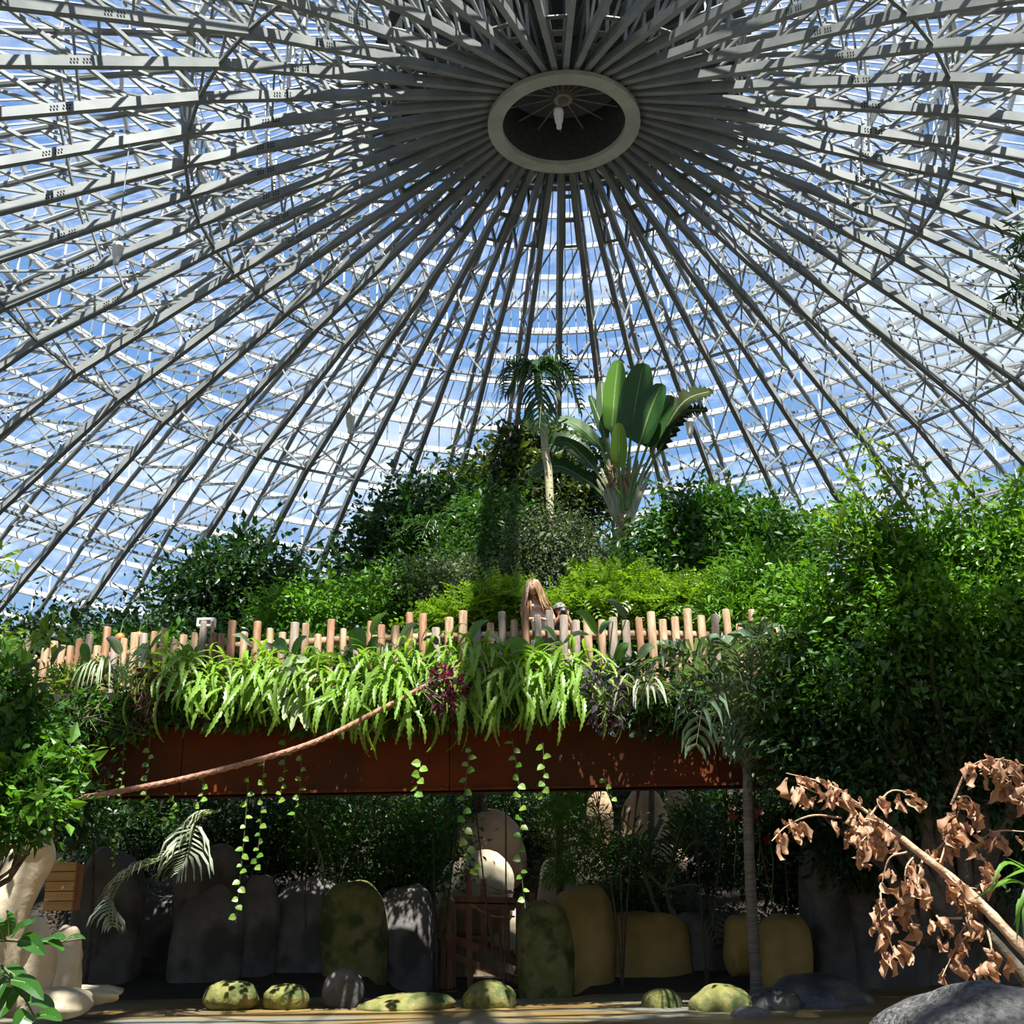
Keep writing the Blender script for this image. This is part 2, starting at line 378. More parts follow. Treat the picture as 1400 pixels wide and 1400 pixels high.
# hub ring, drum and cap
mb = MB(); n = 96
th = np.linspace(0, 2 * PI, n, endpoint=False)
def ringband(mb, prof):
    V = np.concatenate([[dp(r, z, t) for t in th] for r, z in prof]); k = len(prof)
    i = np.arange(k)[:, None] * n; i2 = ((np.arange(k) + 1) % k)[:, None] * n; j = np.arange(n)[None]; j2 = (j + 1) % n
    mb.add(V, np.stack([i + j, i + j2, i2 + j2, i2 + j], -1).reshape(-1, 4))
ringband(mb, [(2.97, 36.75), (3.68, 36.75), (3.68, 37.0), (2.97, 37.0)])
hub = mb.build('hub_ring', m_ringc, ceiling, off=OC)
mb = MB(); ringband(mb, [(3.0, 37.0), (3.55, 37.0), (3.55, 39.6), (3.0, 39.6)])
mb.build('hub_drum', m_dark_steel, ceiling, off=OC)
mb = MB()
V = np.concatenate([[dp(r, z, t) for t in th] for r, z in [(9.2, 39.55), (6, 40.3), (.05, 40.9), (.05, 41.0), (6, 40.45), (9.25, 39.7)]])
i = np.arange(5)[:, None] * n; j = np.arange(n)[None]; j2 = (j + 1) % n
mb.add(V, np.stack([i + j, i + j2, i + n + j2, i + n + j], -1).reshape(-1, 4))
mb.build('roof_cap', m_dark_steel, ceiling, off=OC)
for k in range(16):
    a_ = k * PI / 8
    mb = MB(); mb.add(*bar(dp(.4, 38.55, a_), dp(3.0, 38.8, a_), .05, .05)); mb.build('spoke', m_ringc, hub, off=OC)
mb = MB(); 
ringband(mb, [(.28, 38.3), (.45, 38.3), (.45, 38.75), (.28, 38.75)]); o = mb.build('hub_collar', m_ringc, hub, off=OC)

# purlins (polygonal rings), glazing bars and panes
rows = along(SKIN, 2.25)
NB = 4
rows3 = rows
purl_n = 0
for i, (r, z) in enumerate(rows):
    band = any(abs(r - q[0]) < .03 and abs(z - q[1]) < .03 for q in SKIN[1:-1])
    mb = MB()
    for k in range(NR):
        a0 = AZ[k]; a1 = a0 + 2 * PI / NR
        mb.add(*bar(dp(r, z - .12, a0), dp(r, z - .12, a1), .15 if not band else .24, .30 if not band else .38))
        if band:   # maintenance gangway rails beside the vent bands
            mb.add(*bar(dp(r - .45, z - .35, a0), dp(r - .45, z - .35, a1), .06, .06))
            for q in range(1, 4):
                aa = a0 + (a1 - a0) * q / 4; mb.add(*bar(dp(r - .45, z - .35, aa), dp(r, z - .12, aa), .05, .05))
        for q in (0,):
            rt = np.interp(z - 1.2, TOP[::-1, 1], TOP[::-1, 0]); 
            zt = polyint(TOP, min(r, 58.2))
            mb.add(*bar(dp(r, z - .15, a0), dp(min(r, 58.2), zt, a0), .09, .09))
    mb.build('purlin', m_purlin, ceiling, off=OC)
bars = MB(); panes = []
for (r0, z0), (r1, z1) in zip(rows[:-1], rows[1:]):
    for k in range(NR):
        for q in range(NB):
            t0, t1 = q / NB, (q + 1) / NB
            p00, p01 = dp(r0, z0, AZ[k]), dp(r0, z0, AZ[k] + 2 * PI / NR); p10, p11 = dp(r1, z1, AZ[k]), dp(r1, z1, AZ[k] + 2 * PI / NR)
            a, b = p00 + (p01 - p00) * t0, p00 + (p01 - p00) * t1; c, d = p10 + (p11 - p10) * t1, p10 + (p11 - p10) * t0
            bars.add(*bar(a, d, .055, .10))
            panes.append((a, b, c, d))
bars.build('glazing_bars', m_bar, ceiling, off=OC)['kind'] = 'stuff'
PN = np.array(panes); pp = project(PN.reshape(-1, 3)).reshape(-1, 4, 3)
ctr = pp[:, :, :2].mean(1); ok = (pp[:, :, 2] > 0).all(1) & (ctr > -10).all(1) & (ctr[:, 0] < 1410) & (ctr[:, 1] < 800)
x, y = pp[:, :, 0], pp[:, :, 1]
area = .5 * np.abs((x[:, 0] - x[:, 2]) * (y[:, 1] - y[:, 3]) - (x[:, 1] - x[:, 3]) * (y[:, 0] - y[:, 2])) * ok
order = np.argsort(-area); rest = MB(); F4 = np.array([[0, 1, 2, 3]])
ch = set(order[:300].tolist())
for i in range(len(PN)):
    if i in ch: link_mesh('pane', PN[i] - OC, F4, m_glass, ceiling)
    else: rest.add(PN[i], F4)
rest.build('glazing', m_glass, ceiling, off=OC)['kind'] = 'stuff'

# hanging lamps
def lamp(px, py, Y, label, sc=1.0, cable=6.0):
    c = at(px, py, Y); t = thing('pendant_lamp', label, 'lamp', c, 'white pendant lamps in the dome')
    prof = [(.03, .55), (.22, .5), (.26, .3), (.24, .28), (.20, -.15), (.13, -.35), (.13, -.55), (.09, -.58)]
    th_ = np.linspace(0, 2 * PI, 16, endpoint=False)
    V = np.array([(r * math.cos(a) * sc, r * math.sin(a) * sc, z * sc) for r, z in prof for a in th_]); k = len(prof)
    i = np.arange(k - 1)[:, None] * 16; j = np.arange(16)[None]; j2 = (j + 1) % 16
    link_mesh('housing', V, np.stack([i + j, i + j2, i + 16 + j2, i + 16 + j], -1).reshape(-1, 4), m_white, t, True)
    mb = MB(); addtube(mb, [(0, 0, .5 * sc), (0, 0, cable)], .025, 6); mb.build('cable', m_bar, t)
    V, F = sphere_mesh(12, 8); link_mesh('lens', V * np.array([.11, .11, .05]) * sc + np.array([0, 0, -.57 * sc]), F, m_white, t, True)
lamp(764, 162, 44.5, 'white pendant lamp hanging under the middle of the hub ring', .95, 2.6)
lamp(160, 346, 36, 'white pendant lamp among the upper ribs near the left edge', .8, 4.6)
lamp(479, 578, 60, 'grey white pendant lamp above the dark tree left of the slim palm', 1.1, 4.0)
lamp(943, 585, 60, 'white pendant lamp right of the torn traveller palm leaf', 1.0, 4.0)

# ------------------------------------------------------------------ ground
def ground_h(x, y):
    x = np.asarray(x, float); y = np.asarray(y, float)
    gully = np.clip(1.9 - np.abs(x + .75) / 1.0, 0, 1) * np.clip((y - 20) / 1, 0, 1) * np.clip((27.5 - y) / 2, 0, 1)   # the hollow with the stairs
    prof = np.interp(y - 4.2 * gully, [-60, 13.5, 15.2, 19.2, 20.6, 22.5, 24.5, 31, 46, 95], [-.1, -.1, .02, .06, .15, .6, 1.7, 4.8, 5.2, 5.2])
    side = np.clip((np.abs(x + 1.0) - 9.5) / 5, 0, 1)
    prof = np.maximum(prof, side * 1.2 * np.clip((y + 3) / 6, 0, 1) + -.1 * (1 - side))
    P = np.stack([x, y, 0 * x], -1)
    return prof + .05 * fbm(P, 3, .9) * np.clip((y - 19) / 3, .25, 3)
gx = np.concatenate([np.linspace(-57, -12, 34), np.linspace(-11.5, 11.5, 110), np.linspace(12, 62, 34)])
gy = np.concatenate([np.linspace(-3, 10, 20), np.linspace(10.3, 32, 110), np.linspace(33, 106, 44)])
GX, GY = np.meshgrid(gx, gy); GZ = ground_h(GX, GY)
nx, ny = len(gx), len(gy)
i = np.arange(ny - 1)[:, None] * nx; j = np.arange(nx - 1)[None]
GF = np.stack([i + j, i + j + 1, i + nx + j + 1, i + nx + j], -1).reshape(-1, 4)
GV = np.stack([GX, GY, GZ], -1).reshape(-1, 3)
cen = GV[GF].mean(1); inside = np.hypot(cen[:, 0] - DX, cen[:, 1] - DY) < 58.5
pond = (cen[:, 1] < 20.4) & (np.abs(cen[:, 0] + 1) < 11)
for nm, sel, mm in (('floor', inside & pond, m_mud), ('ground', inside & ~pond, m_soil)):
    f_ = GF[sel]; u, inv = np.unique(f_, return_inverse=True)
    o = link_mesh(nm, GV[u], inv.reshape(-1, 4), mm, None, True); tag(o, kind='structure')
    o['label'] = 'sunlit shallow sandy pond floor in front of the rock wall' if nm == 'floor' else 'dark planted soil bank rising behind the pond'
n_ = 64; t_ = np.linspace(0, 2 * PI, n_, endpoint=False)
V = np.concatenate([np.stack([DX + r * np.cos(t_), DY + r * np.sin(t_), np.full(n_, -.4)], 1) for r in (57.5, 900)])
jj = np.arange(n_); o = link_mesh('terrain', V, np.stack([jj, (jj + 1) % n_, n_ + (jj + 1) % n_, n_ + jj], 1), mat('dry_lawn', (.035, .05, .015), (.06, .065, .025), rough=.9, scale=.05), None)
tag(o, 'open land around the dome', None, kind='structure')

# ------------------------------------------------------------------ plants: tools
rng = np.random.default_rng(11)
LEAF5_V = np.array([(0, 0, 0), (.45, .24, .05), (.45, -.24, .05), (1, 0, -.10), (.45, 0, -.02)])
LEAF5_F = np.array([(0, 4, 1), (0, 2, 4), (1, 4, 3), (4, 2, 3)])
NARROW_V = LEAF5_V * np.array([1, .42, 1])
FEATH_V, FEATH_F = [], []
for k_ in range(6):                       # a small feathery twig: six pairs of leaflets
    x_ = .12 + k_ * .15; l_ = .24 * (1 - abs(k_ - 2) * .11)
    for s_ in (1, -1):
        o_n = len(FEATH_V)
        FEATH_V += [(x_, 0, 0), (x_ + .10, s_ * l_ * .6, .03), (x_ + .07, s_ * l_, -.03), (x_ - .03, s_ * l_ * .55, .0)]
        FEATH_F += [(o_n, o_n + 1, o_n + 2), (o_n, o_n + 2, o_n + 3)]
FEATH_V, FEATH_F = np.array(FEATH_V), np.array(FEATH_F)
def leaves(pos, out, size, r, V=LEAF5_V, F=LEAF5_F, rnd=.75, upn=.6, droop=.15, var=.3):
    n = len(pos)
    d = unit(out * .6 + r.normal(size=(n, 3)) * rnd * .6 + np.array([0, 0, -droop]))
    nn = unit(np.array([0, 0, upn]) + r.normal(size=(n, 3)) * .55 + out * .25)
    s_ = unit(np.cross(nn, d)); u = np.cross(d, s_)
    sz = size * np.exp(r.normal(size=n) * var)
    W_ = pos[:, None] + sz[:, None, None] * (V[None, :, 0:1] * d[:, None] + V[None, :, 1:2] * s_[:, None] + V[None, :, 2:3] * u[:, None])
    k = len(V)
    return W_.reshape(-1, 3), (F[None] + (np.arange(n) * k)[:, None, None]).reshape(-1, F.shape[1])
def ellpts(n, r, lo=.3):
    d = unit(r.normal(size=(n, 3))); return d * (r.uniform(lo ** 3, 1, n) ** (1 / 3))[:, None], d
def crown(c, rad, ncl, per, clr, size, r, V=LEAF5_V, F=LEAF5_F, lo=.35, flat=.7, **kw):
    """clusters of leaves through an ellipsoid; returns leaf geometry and the cluster centres"""
    p, d = ellpts(ncl, r, lo)
    cc = np.asarray(c) + p * np.asarray(rad)
    q = r.normal(size=(ncl, per, 3)) * clr * np.array([1, 1, flat]) * r.uniform(.6, 1.3, (ncl, 1, 1))
    pos = (cc[:, None] + q).reshape(-1, 3)
    out = unit(pos - np.asarray(c)) * .6 + unit(q.reshape(-1, 3)) * .5
    return leaves(pos, unit(out), size, r, V, F, **kw), cc
def plant(name, label, cat, blobs, m, base, r, leaf, V=LEAF5_V, F=LEAF5_F, trunk=.08, tm=None, group=None, nbr=14, upn=.6, droop=.15, extra=None, lo=.35, flat=.7):
    """blobs: list of (centre, radii, clusters, leaves per cluster, cluster radius); trunk and limbs run to the clusters"""
    base = np.asarray(base, float)
    t = thing(name, label, cat, base, group)
    mb = MB(); tk = MB()
    for (c, rad, ncl, per, clr) in blobs:
        (V_, F_), cc = crown(c, rad, ncl, per, clr, leaf, r, V, F, upn=upn, droop=droop, lo=lo, flat=flat)
        mb.add(V_, F_)
        sel = cc[r.permutation(len(cc))[:(max(4, nbr // len(blobs)) if nbr else 0)]]
        root = base + (np.asarray(c) - base) * np.array([.75, .75, .45])
        for q in sel:
            mid_ = (root + q) / 2 + r.normal(size=3) * .12
            addtube(tk, spline([root, mid_, q], 6), np.linspace(trunk * .5, trunk * .12, 6), 5)
        if nbr or len(tk.V) == 0: addtube(tk, spline([base - [0, 0, .1], base * .6 + root * .4 + r.normal(size=3) * .05, root], 7), np.linspace(trunk, trunk * .6, 7), 7)
    f = mb.build('foliage', m, t, off=base); f['kind'] = 'stuff'
    tk.build('trunk', tm or m_bark, t, True, off=base)
    return t
def blob(px, py, hw, hh, Y, ncl, per, clr, ry=None):
    k = ppm(Y); c = at(px, py, Y)
    return (c, (hw / k, (ry if ry else .8 * hw / k), hh / k), ncl, per, clr)
def gbase(px, Y, dx=0):
    c = at(px, 900, Y); return np.array([c[0] + dx, Y, float(ground_h(c[0] + dx, Y)) - .02])

def ribbon(path, width, nrm=(0, 0, 1), fold=.0, mid=True):
    """leaf blade along a path; width per point, folded along the midrib; returns V, F(quads)"""
    P = np.asarray(path, float); k = len(P); T = unit(np.gradient(P, axis=0))
    nrm = np.broadcast_to(np.asarray(nrm, float), P.shape)
    s_ = unit(np.cross(T, nrm)); u = np.cross(s_, T)
    w_ = np.asarray(width)[:, None]
    Lp, Rp = P + s_ * w_ / 2 + u * w_ * fold, P - s_ * w_ / 2 + u * w_ * fold
    V = np.concatenate([Lp, P, Rp]); i = np.arange(k - 1)
    F = np.concatenate([np.stack([i, i + 1, k + i + 1, k + i], 1), np.stack([k + i, k + i + 1, 2 * k + i + 1, 2 * k + i], 1)])
    return V, F
def blade(name, a, b, width, nrm, m, parent, off, bend=.15, torn=0.0, fold=.12, n=22, r=None, mid_w=.42, stem=None, petiole=.012, bdir=(0, 0, 1), sq=.62):
    """one big paddle leaf from a to b with a midrib; torn edges when asked; stem: where its stalk starts"""
    a, b = np.asarray(a, float), np.asarray(b, float); l = np.linalg.norm(b - a)
    P = spline([a, (a + b) / 2 + np.asarray(bdir, float) * bend * l, b], n)
    t = np.linspace(0, 1, n)
    wd = width * np.clip(np.sin(PI * np.clip(t * .96 + .03, 0, 1) ** (.80)), 0, 1) ** sq
    wd[-1] = .002; wd[0] = width * .06
    if torn: wd = wd * (1 - torn * (np.arange(n) % 2) * (r.uniform(.3, 1, n) if r is not None else 1))
    mb = MB(); mb.add(*ribbon(P, wd, nrm, fold))
    o = mb.build(name, m, parent, False, off=off)
    pts = P[::3] if stem is None else np.concatenate([spline([stem, np.asarray(stem) * .45 + a * .55 + np.asarray(bdir, float) * .03 * l, a], 6)[:-1], P[::3]])
    rb = MB(); addtube(rb, pts, np.linspace(petiole, petiole * .35, len(pts)), 5); rb.build('midrib', m_stem, o)
    o.children[0].data.transform(Matrix.Translation([-float(v) for v in off]))
    return o
def frond_geo(path, n, ll, wd, droop, r, lift=.35, taper=True):
    """feather palm frond: rachis path and n leaflet pairs hanging from it"""
    P = spline(path, n + 2); T = unit(np.gradient(P, axis=0)); mb = MB(); 
    for i in range(1, n + 1):
        t = i / (n + 1); side0 = unit(np.cross(T[i], (0, 0, 1))) if abs(T[i][2]) < .97 else np.array([1.0, 0, 0])
        up = np.cross(side0, T[i])
        l_ = ll * (math.sin(PI * (.12 + .86 * t)) ** .7 if taper else 1) * r.uniform(.85, 1.1)
        for s_ in (1, -1):
            d = unit(side0 * s_ * .8 + T[i] * .55 + up * lift + r.normal(size=3) * .06)
            q1 = P[i] + d * l_ * .5; q2 = P[i] + d * l_ * .82 + np.array([0, 0, -droop * l_ * .35]); q3 = P[i] + d * l_ * .95 + np.array([0, 0, -droop * l_])
            mb.add(*ribbon([P[i], q1, q2, q3], [wd * .4, wd, wd * .7, wd * .05], up + side0 * s_ * .3, .08))
    return mb, P
def frond(path, n, ll, wd, droop, m, parent, off, r, stalk=.02, lift=.35, stalk_mat=None, name='frond'):
    mb, P = frond_geo(path, n, ll, wd, droop, r, lift)
    o = mb.build(name, m, parent, off=off)
    rb = MB(); addtube(rb, P[::2], np.linspace(stalk, stalk * .25, len(P[::2])), 5); rb.build('rachis', stalk_mat or m_stem, o, off=off)
    return o

# ------------------------------------------------------------------ the bridge: beam, deck, planter, fence
def fy(x): return 17.95 + .022 * (x + .2) ** 2           # the line of the front fence
bridge = thing('footbridge', 'curved footbridge with a rust red steel beam under the hanging plants', 'bridge', (0, 18.5, 3.0))
boff = np.array([0, 18.5, 3.0])
xs = np.linspace(-13, 10, 24)
for i in range(len(xs) - 1):
    a, b = xs[i], xs[i + 1]
    if i % 4 == 0:
        e_ = xs[min(i + 4, len(xs) - 1)]
        mb = MB(); mb.add(*box(a + .006, 17.72, 3.05, e_ - .006, 17.92, 4.06)); mb.add(*box(a + .006, 17.66, 3.05, e_ - .006, 17.98, 3.09)); mb.add(*box(a + .006, 17.66, 4.02, e_ - .006, 17.98, 4.06))
        mb.build('beam_plate', m_beam, bridge, off=boff)
mb = MB()
for i in range(len(xs) - 1):
    a, b = xs[i], xs[i + 1]; ya, yb = fy(a), fy(b)
    V = []
    for (x_, y_) in ((a, ya), (b, yb)): V += [(x_, y_ + .05, 4.55), (x_, y_ + 2.4, 4.55), (x_, y_ + 2.4, 4.8), (x_, y_ + .05, 4.8)]
    mb.add(V, [(0, 1, 2, 3), (4, 7, 6, 5), (0, 4, 5, 1), (1, 5, 6, 2), (2, 6, 7, 3), (3, 7, 4, 0)])
mb.build('deck', m_deck, bridge, off=boff)
mb = MB(); mb.add(*box(-13, 18.0, 3.3, 10, 20.4, 4.5)); mb.build('deck_frame', m_dark_steel, bridge, off=boff)
mb = MB()
for i in range(len(xs) - 1):
    a, b = xs[i], xs[i + 1]; ya, yb = fy(a), fy(b)
    V = []
    for (x_, y_) in ((a, ya), (b, yb)): V += [(x_, 17.45, 4.08), (x_, y_ + .04, 4.08), (x_, y_ + .04, 4.66), (x_, 17.45, 4.55)]
    mb.add(V, [(0, 1, 2, 3), (4, 7, 6, 5), (0, 4, 5, 1), (1, 5, 6, 2), (2, 6, 7, 3), (3, 7, 4, 0)])
mb.build('planter_trough', m_soil, bridge, off=boff)

fence = thing('post_fence', 'rustic fence of round wooden posts along the footbridge', 'fence', (0, fy(0), 4.6))
foff = np.array([0, fy(0), 4.6])
def post_mesh(h, r0, seed, m):
    r = np.random.default_rng(seed); n = 10; a = np.arange(n) * 2 * PI / n
    rr = r0 * (1 + .07 * np.sin(a * 2 + seed) + .05 * np.sin(a * 3 + 2 * seed))
    V = []
    for z, s_ in ((-.25, 1), (h * .5, .98), (h - .015, .96), (h, .86)):
        V += [(rr[k] * s_ * math.cos(a[k]) + .012 * math.sin(seed + 3 * z), rr[k] * s_ * math.sin(a[k]), z) for k in range(n)]
    j = np.arange(n); j2 = (j + 1) % n
    F = np.concatenate([np.stack([o * n + j, o * n + j2, o * n + n + j2, o * n + n + j], 1) for o in range(3)])
    V.append((0, 0, h + .004)); T = np.stack([3 * n + j, 3 * n + j2, np.full(n, 4 * n)], 1)
    me = link_mesh('post', V, [F, T], m, None, True); d = me.data; bpy.data.objects.remove(me); return d
PM = [post_mesh(1.02 + .03 * k, .058 + .005 * (k % 3), k + 1, (m_post, m_post, m_post_grey, m_post_red)[k % 4]) for k in range(8)]
x_ = -9.6; k_ = 0
fr = np.random.default_rng(5)
rails = []
while x_ < 7.2:
    hz = 5.77 - 4.6 - 1.12 + fr.uniform(-.10, .06) + (-.05 if k_ % 3 == 1 else 0)
    m4 = np.eye(4); ca = fr.uniform(0, 6.28); m4[:2, :2] = [[math.cos(ca), -math.sin(ca)], [math.sin(ca), math.cos(ca)]]
    tilt = fr.normal() * .012; m4[0, 2] = tilt
    m4[:3, 3] = np.array([x_, fy(x_) + fr.normal() * .015, 4.6 + hz]) - foff
    inst('post', PM[fr.integers(0, 8)], fence, m4)
    x_ += (.205 if x_ > -4.6 else .17) + fr.normal() * .012; k_ += 1
xr = np.linspace(-9.8, 7.4, 11)
for a, b in zip(xr[:-1], xr[1:]):
    mb = MB()
    addtube(mb, [(a, fy(a) + .11, 5.47), ((a + b) / 2, (fy(a) + fy(b)) / 2 + .11, 5.465), (b, fy(b) + .11, 5.47)], .075, 8); mb.build('rail', m_rail, fence, True, off=foff)
# small sign box on its peg at the left
c = at(284, 852, fy(-4.9) + .05); t = thing('sign_box', 'small white sign box on a peg above the left fence posts', 'sign', c - [0, 0, .5])
mb = MB(); mb.add(*box(-.17, -.05, .44, .12, .07, .58)); mb.build('panel', m_white, t)
mb = MB(); mb.add(*box(-.13, -.055, .48, .06, -.048, .545)); mb.build('plate', m_grey, t)
mb = MB(); mb.add(*box(.07, -.06, -.3, .115, -.02, .52)); mb.build('peg', m_post, t)

# ------------------------------------------------------------------ rock wall, boulders and timber below the bridge
def rockthing(name, label, px, py, hw, hh, Y, m, seed, cat='rock', group=None, depth=None, pw=.75, rough=.10, f=2.0, rot=0.0, fl=None, down=0.0):
    k = ppm(Y); c = at(px, py, Y); rx, rz = hw / k, hh / k + down / 2
    c = c - np.array([0, 0, down / 2])
    V, F = rock((0, 0, 0), (rx, depth or rx * .8, rz), seed, rough, f, pw, rot=rot)
    o = link_mesh(name, V, F, m, None, True, c); return tag(o, label, cat, group)
wall_r = [   # px, py, half width, half height, Y, material, label
    (145, 1262, 42, 92, 22.0, m_rockg, 'grey rock pillar left of the drooping dry palm frond'),
    (222, 1300, 40, 68, 23.4, m_rockg, 'recessed dark rock pillar behind the dry palm frond'),
    (285, 1215, 44, 50, 22.2, m_rockg, 'upper grey block of the broad rock pillar'),
    (288, 1295, 46, 72, 22.0, m_rockg, 'broad grey rock pillar with a dark hollow near its base'),
    (352, 1290, 32, 78, 22.3, m_rockg, 'narrow grey rock pillar under the long hanging vine'),
    (420, 1290, 48, 76, 22.5, m_rockg, 'wide grey rock slab left of the moss stained pillar'),
    (487, 1288, 40, 72, 22.2, m_moss, 'rounded moss stained rock pillar left of the timber stairs'),
    (552, 1300, 40, 70, 22.8, m_rockg, 'shaded rock pillar beside the left end of the timber stairs'),
    (746, 1305, 36, 58, 21.2, m_moss, 'mossy rounded rock pillar at the right end of the timber stairs'),
    (800, 1298, 40, 68, 21.6, m_rocky, 'tall ochre rock pillar right of the mossy rounded pillar'),
    (880, 1310, 62, 62, 22.0, m_rocky, 'broad shaded ochre rock below the dark palm'),
    (968, 1312, 46, 55, 22.3, m_rockg, 'shaded grey rock just left of the slender palm trunk'),
    (1012, 1275, 22, 26, 20.6, m_rocky, 'small ochre boulder behind the slender palm trunk'),
    (1075, 1302, 34, 48, 19.6, m_rocky, 'ochre barrel shaped boulder right of the slender palm trunk'),
    (1130, 1250, 30, 110, 20.4, m_rockg, 'tall shaded rock slab right of the ochre barrel boulder'),
    (1200, 1262, 60, 105, 20.8, m_rockg, 'dark rock wall behind the dead branch'),
    (1310, 1262, 80, 105, 21.0, m_rockg, 'darkest rock wall behind the thick end of the dead branch'),
]
for i, (px, py, hw, hh, Y, m, lab) in enumerate(wall_r):
    rockthing('standing_rock', lab, px, py, hw, hh, Y, m, 20 + i, 'rock', 'moulded rocks of the retaining wall', depth=.55, pw=.66, rough=.15, f=1.9, down=.35)
back_r = [
    (672, 1148, 46, 36, 27.0, m_rockt, 'brown rounded boulder high above the timber stairs'),
    (655, 1212, 48, 36, 25.5, m_rockw, 'sunlit pale boulder behind the timber stairs'),
    (762, 1222, 28, 50, 24.5, m_rockw, 'pale pinkish rock pillar right of the timber stairs'),
    (660, 1300, 60, 55, 26.0, m_rockw, 'pale rock seen between the stair posts'),
    (880, 1125, 32, 46, 27.5, m_rockt, 'sunlit tan rock face left of the thin dark trunk'),
    (928, 1130, 24, 46, 27.8, m_rockt, 'sunlit tan rock face right of the thin dark trunk'),
    (915, 1200, 40, 36, 26.5, m_rockt, 'tan rock with leaf shadows behind the dark palm'),
    (818, 1110, 18, 26, 27.0, m_rockt, 'small tan rock just below the beam right of the yellow green shrub'),
    (610, 1252, 12, 30, 24.6, m_rockt, 'small tan rock left of the stairs'),
]
for i, (px, py, hw, hh, Y, m, lab) in enumerate(back_r):
    rockthing('boulder', lab, px, py, hw, hh, Y, m, 60 + i, 'rock', 'boulders behind the bridge', pw=.8, rough=.12, down=.5)
edge_r = [
    (318, 1358, 34, 16, 18.7, m_moss, 'long mossy rock at the pond edge below the dry frond'),
    (392, 1360, 30, 14, 18.7, m_moss, 'sunlit mossy rock at the pond edge left of the grey stone'),
    (470, 1348, 26, 20, 18.9, m_rockg, 'smooth grey stone at the pond edge'),
    (560, 1368, 60, 9, 18.5, m_moss, 'flat mossy ledge at the middle of the pond edge'),
    (668, 1362, 34, 16, 18.4, m_moss, 'yellow mossy rock with leaf shadows below the stairs'),
    (905, 1370, 26, 16, 17.6, m_moss, 'dappled mossy rock at the right of the pond edge'),
    (985, 1378, 40, 26, 17.0, m_moss, 'round mossy boulder in dappled light in front of the slender palm'),
    (1055, 1375, 36, 20, 17.0, m_black, 'small wet black stones right of the round mossy boulder'),
    (1120, 1368, 62, 30, 17.6, m_black, 'large wet black boulder under the dead branch'),
    (1030, 1392, 26, 14, 15.8, m_rockg, 'dull grey stone at the bottom edge beside the round mossy boulder'),
    (1107, 1392, 18, 8, 15.6, m_rocky, 'small ochre stone lit at the bottom edge'),
]
for i, (px, py, hw, hh, Y, m, lab) in enumerate(edge_r):
    rockthing('pond_rock', lab, px, py, hw, hh, Y, m, 90 + i, 'rock', 'rocks at the pond edge', rough=.14, pw=.9, down=.12)
# grey boulder close to the camera at the lower right
V, F = rock((0, 0, 0), (.36, .42, .30), 5, .20, 2.2, 1.15, 60, 40)
o = link_mesh('granite_boulder', V, F, m_grey, None, True, at(1335, 1452, 4.2)); tag(o, 'rough grey granite boulder nearest to the camera at lower right', 'rock')
V, F = rock((0, 0, 0), (.3, .35, .22), 8, .08, 2.0, .9); o = link_mesh('granite_boulder', V, F, m_grey, None, True, at(1500, 1440, 4.8)); 
tag(o, 'second grey granite boulder cut by the lower right corner', 'rock')

# pale moulded trunk-like rock at the left with the plank box behind it
def lumpy_tube(path, rad, seed, n=16, k=26, amp=.10, f=5):
    P = spline(path, k); R_ = np.interp(np.linspace(0, 1, k), np.linspace(0, 1, len(rad)), rad)
    V, F, T = tube(P, R_, n); ax = np.repeat(P, n, 0)
    V[:k * n] = ax + (V[:k * n] - ax) * (1 + amp * fbm(V[:k * n], seed, f))[:, None]
    return V, F, T
Y = 14.5
p = [at(-30, 1345, Y), at(0, 1262, Y), at(28, 1205, Y), at(48, 1168, Y), at(54, 1140, Y)]
t = thing('leaning_rock', 'pale sunlit moulded rock shaped like a leaning trunk', 'rock', p[1])
V, F, T = lumpy_tube(p, np.array([44, 34, 29, 26, 12]) / ppm(Y), 4); mb = MB(); n0 = mb.n; mb.V.append(V); mb.n += len(V); mb.Q.append(F); mb.T.append(T)
mb.build('trunk_mass', m_rockw, t, True, off=p[1])
V, F = rock(at(46, 1155, Y - .1), (.22, .22, .2), 3, .1); mb = MB(); mb.add(V, F); mb.build('knob', m_rockw, t, True, off=p[1])
for (px, py, hw, hh, Y_, lab, sd) in ((12, 1195, 34, 44, 15.5, 'yellowish pale rock behind the leaning rock trunk', 31), (30, 1318, 34, 62, 15.0, 'pale rock base below the leaning rock trunk', 32),
                                      (88, 1320, 26, 48, 16.6, 'pale rock slab under the plank box', 33), (55, 1372, 60, 20, 15.2, 'low sandy rock ledge at the left of the pond', 34), (112, 1362, 50, 12, 17.6, 'brown flat ledge where the pond meets the left rocks', 35)):
    rockthing('pale_rock', lab, px, py, hw, hh, Y_, m_rockw, sd, 'rock', 'pale rocks at the left bank', pw=.85, rough=.2, f=2.6)
t = thing('plank_box', 'box of ochre planks behind the pale rock trunk', 'box', at(84, 1215, 17.2))
c0 = at(58, 1246, 17.2); c1 = at(104, 1178, 17.2); hgt = c1[2] - c0[2]
for q in range(5):
    z0 = c0[2] + hgt * q / 5; mb = MB(); mb.add(*box(c0[0], 17.2 + .008 * (q % 2), z0 + .006, c1[0], 17.26 + .008 * (q % 2), z0 + hgt / 5 - .006)); mb.build('plank', m_plank, t, off=at(84, 1215, 17.2))
mb = MB(); mb.add(*box(c0[0] + .02, 17.29, c0[2] + .02, c1[0] - .02, 17.6, c1[2] - .02)); mb.build('backing', m_wood_dark, t, off=at(84, 1215, 17.2))

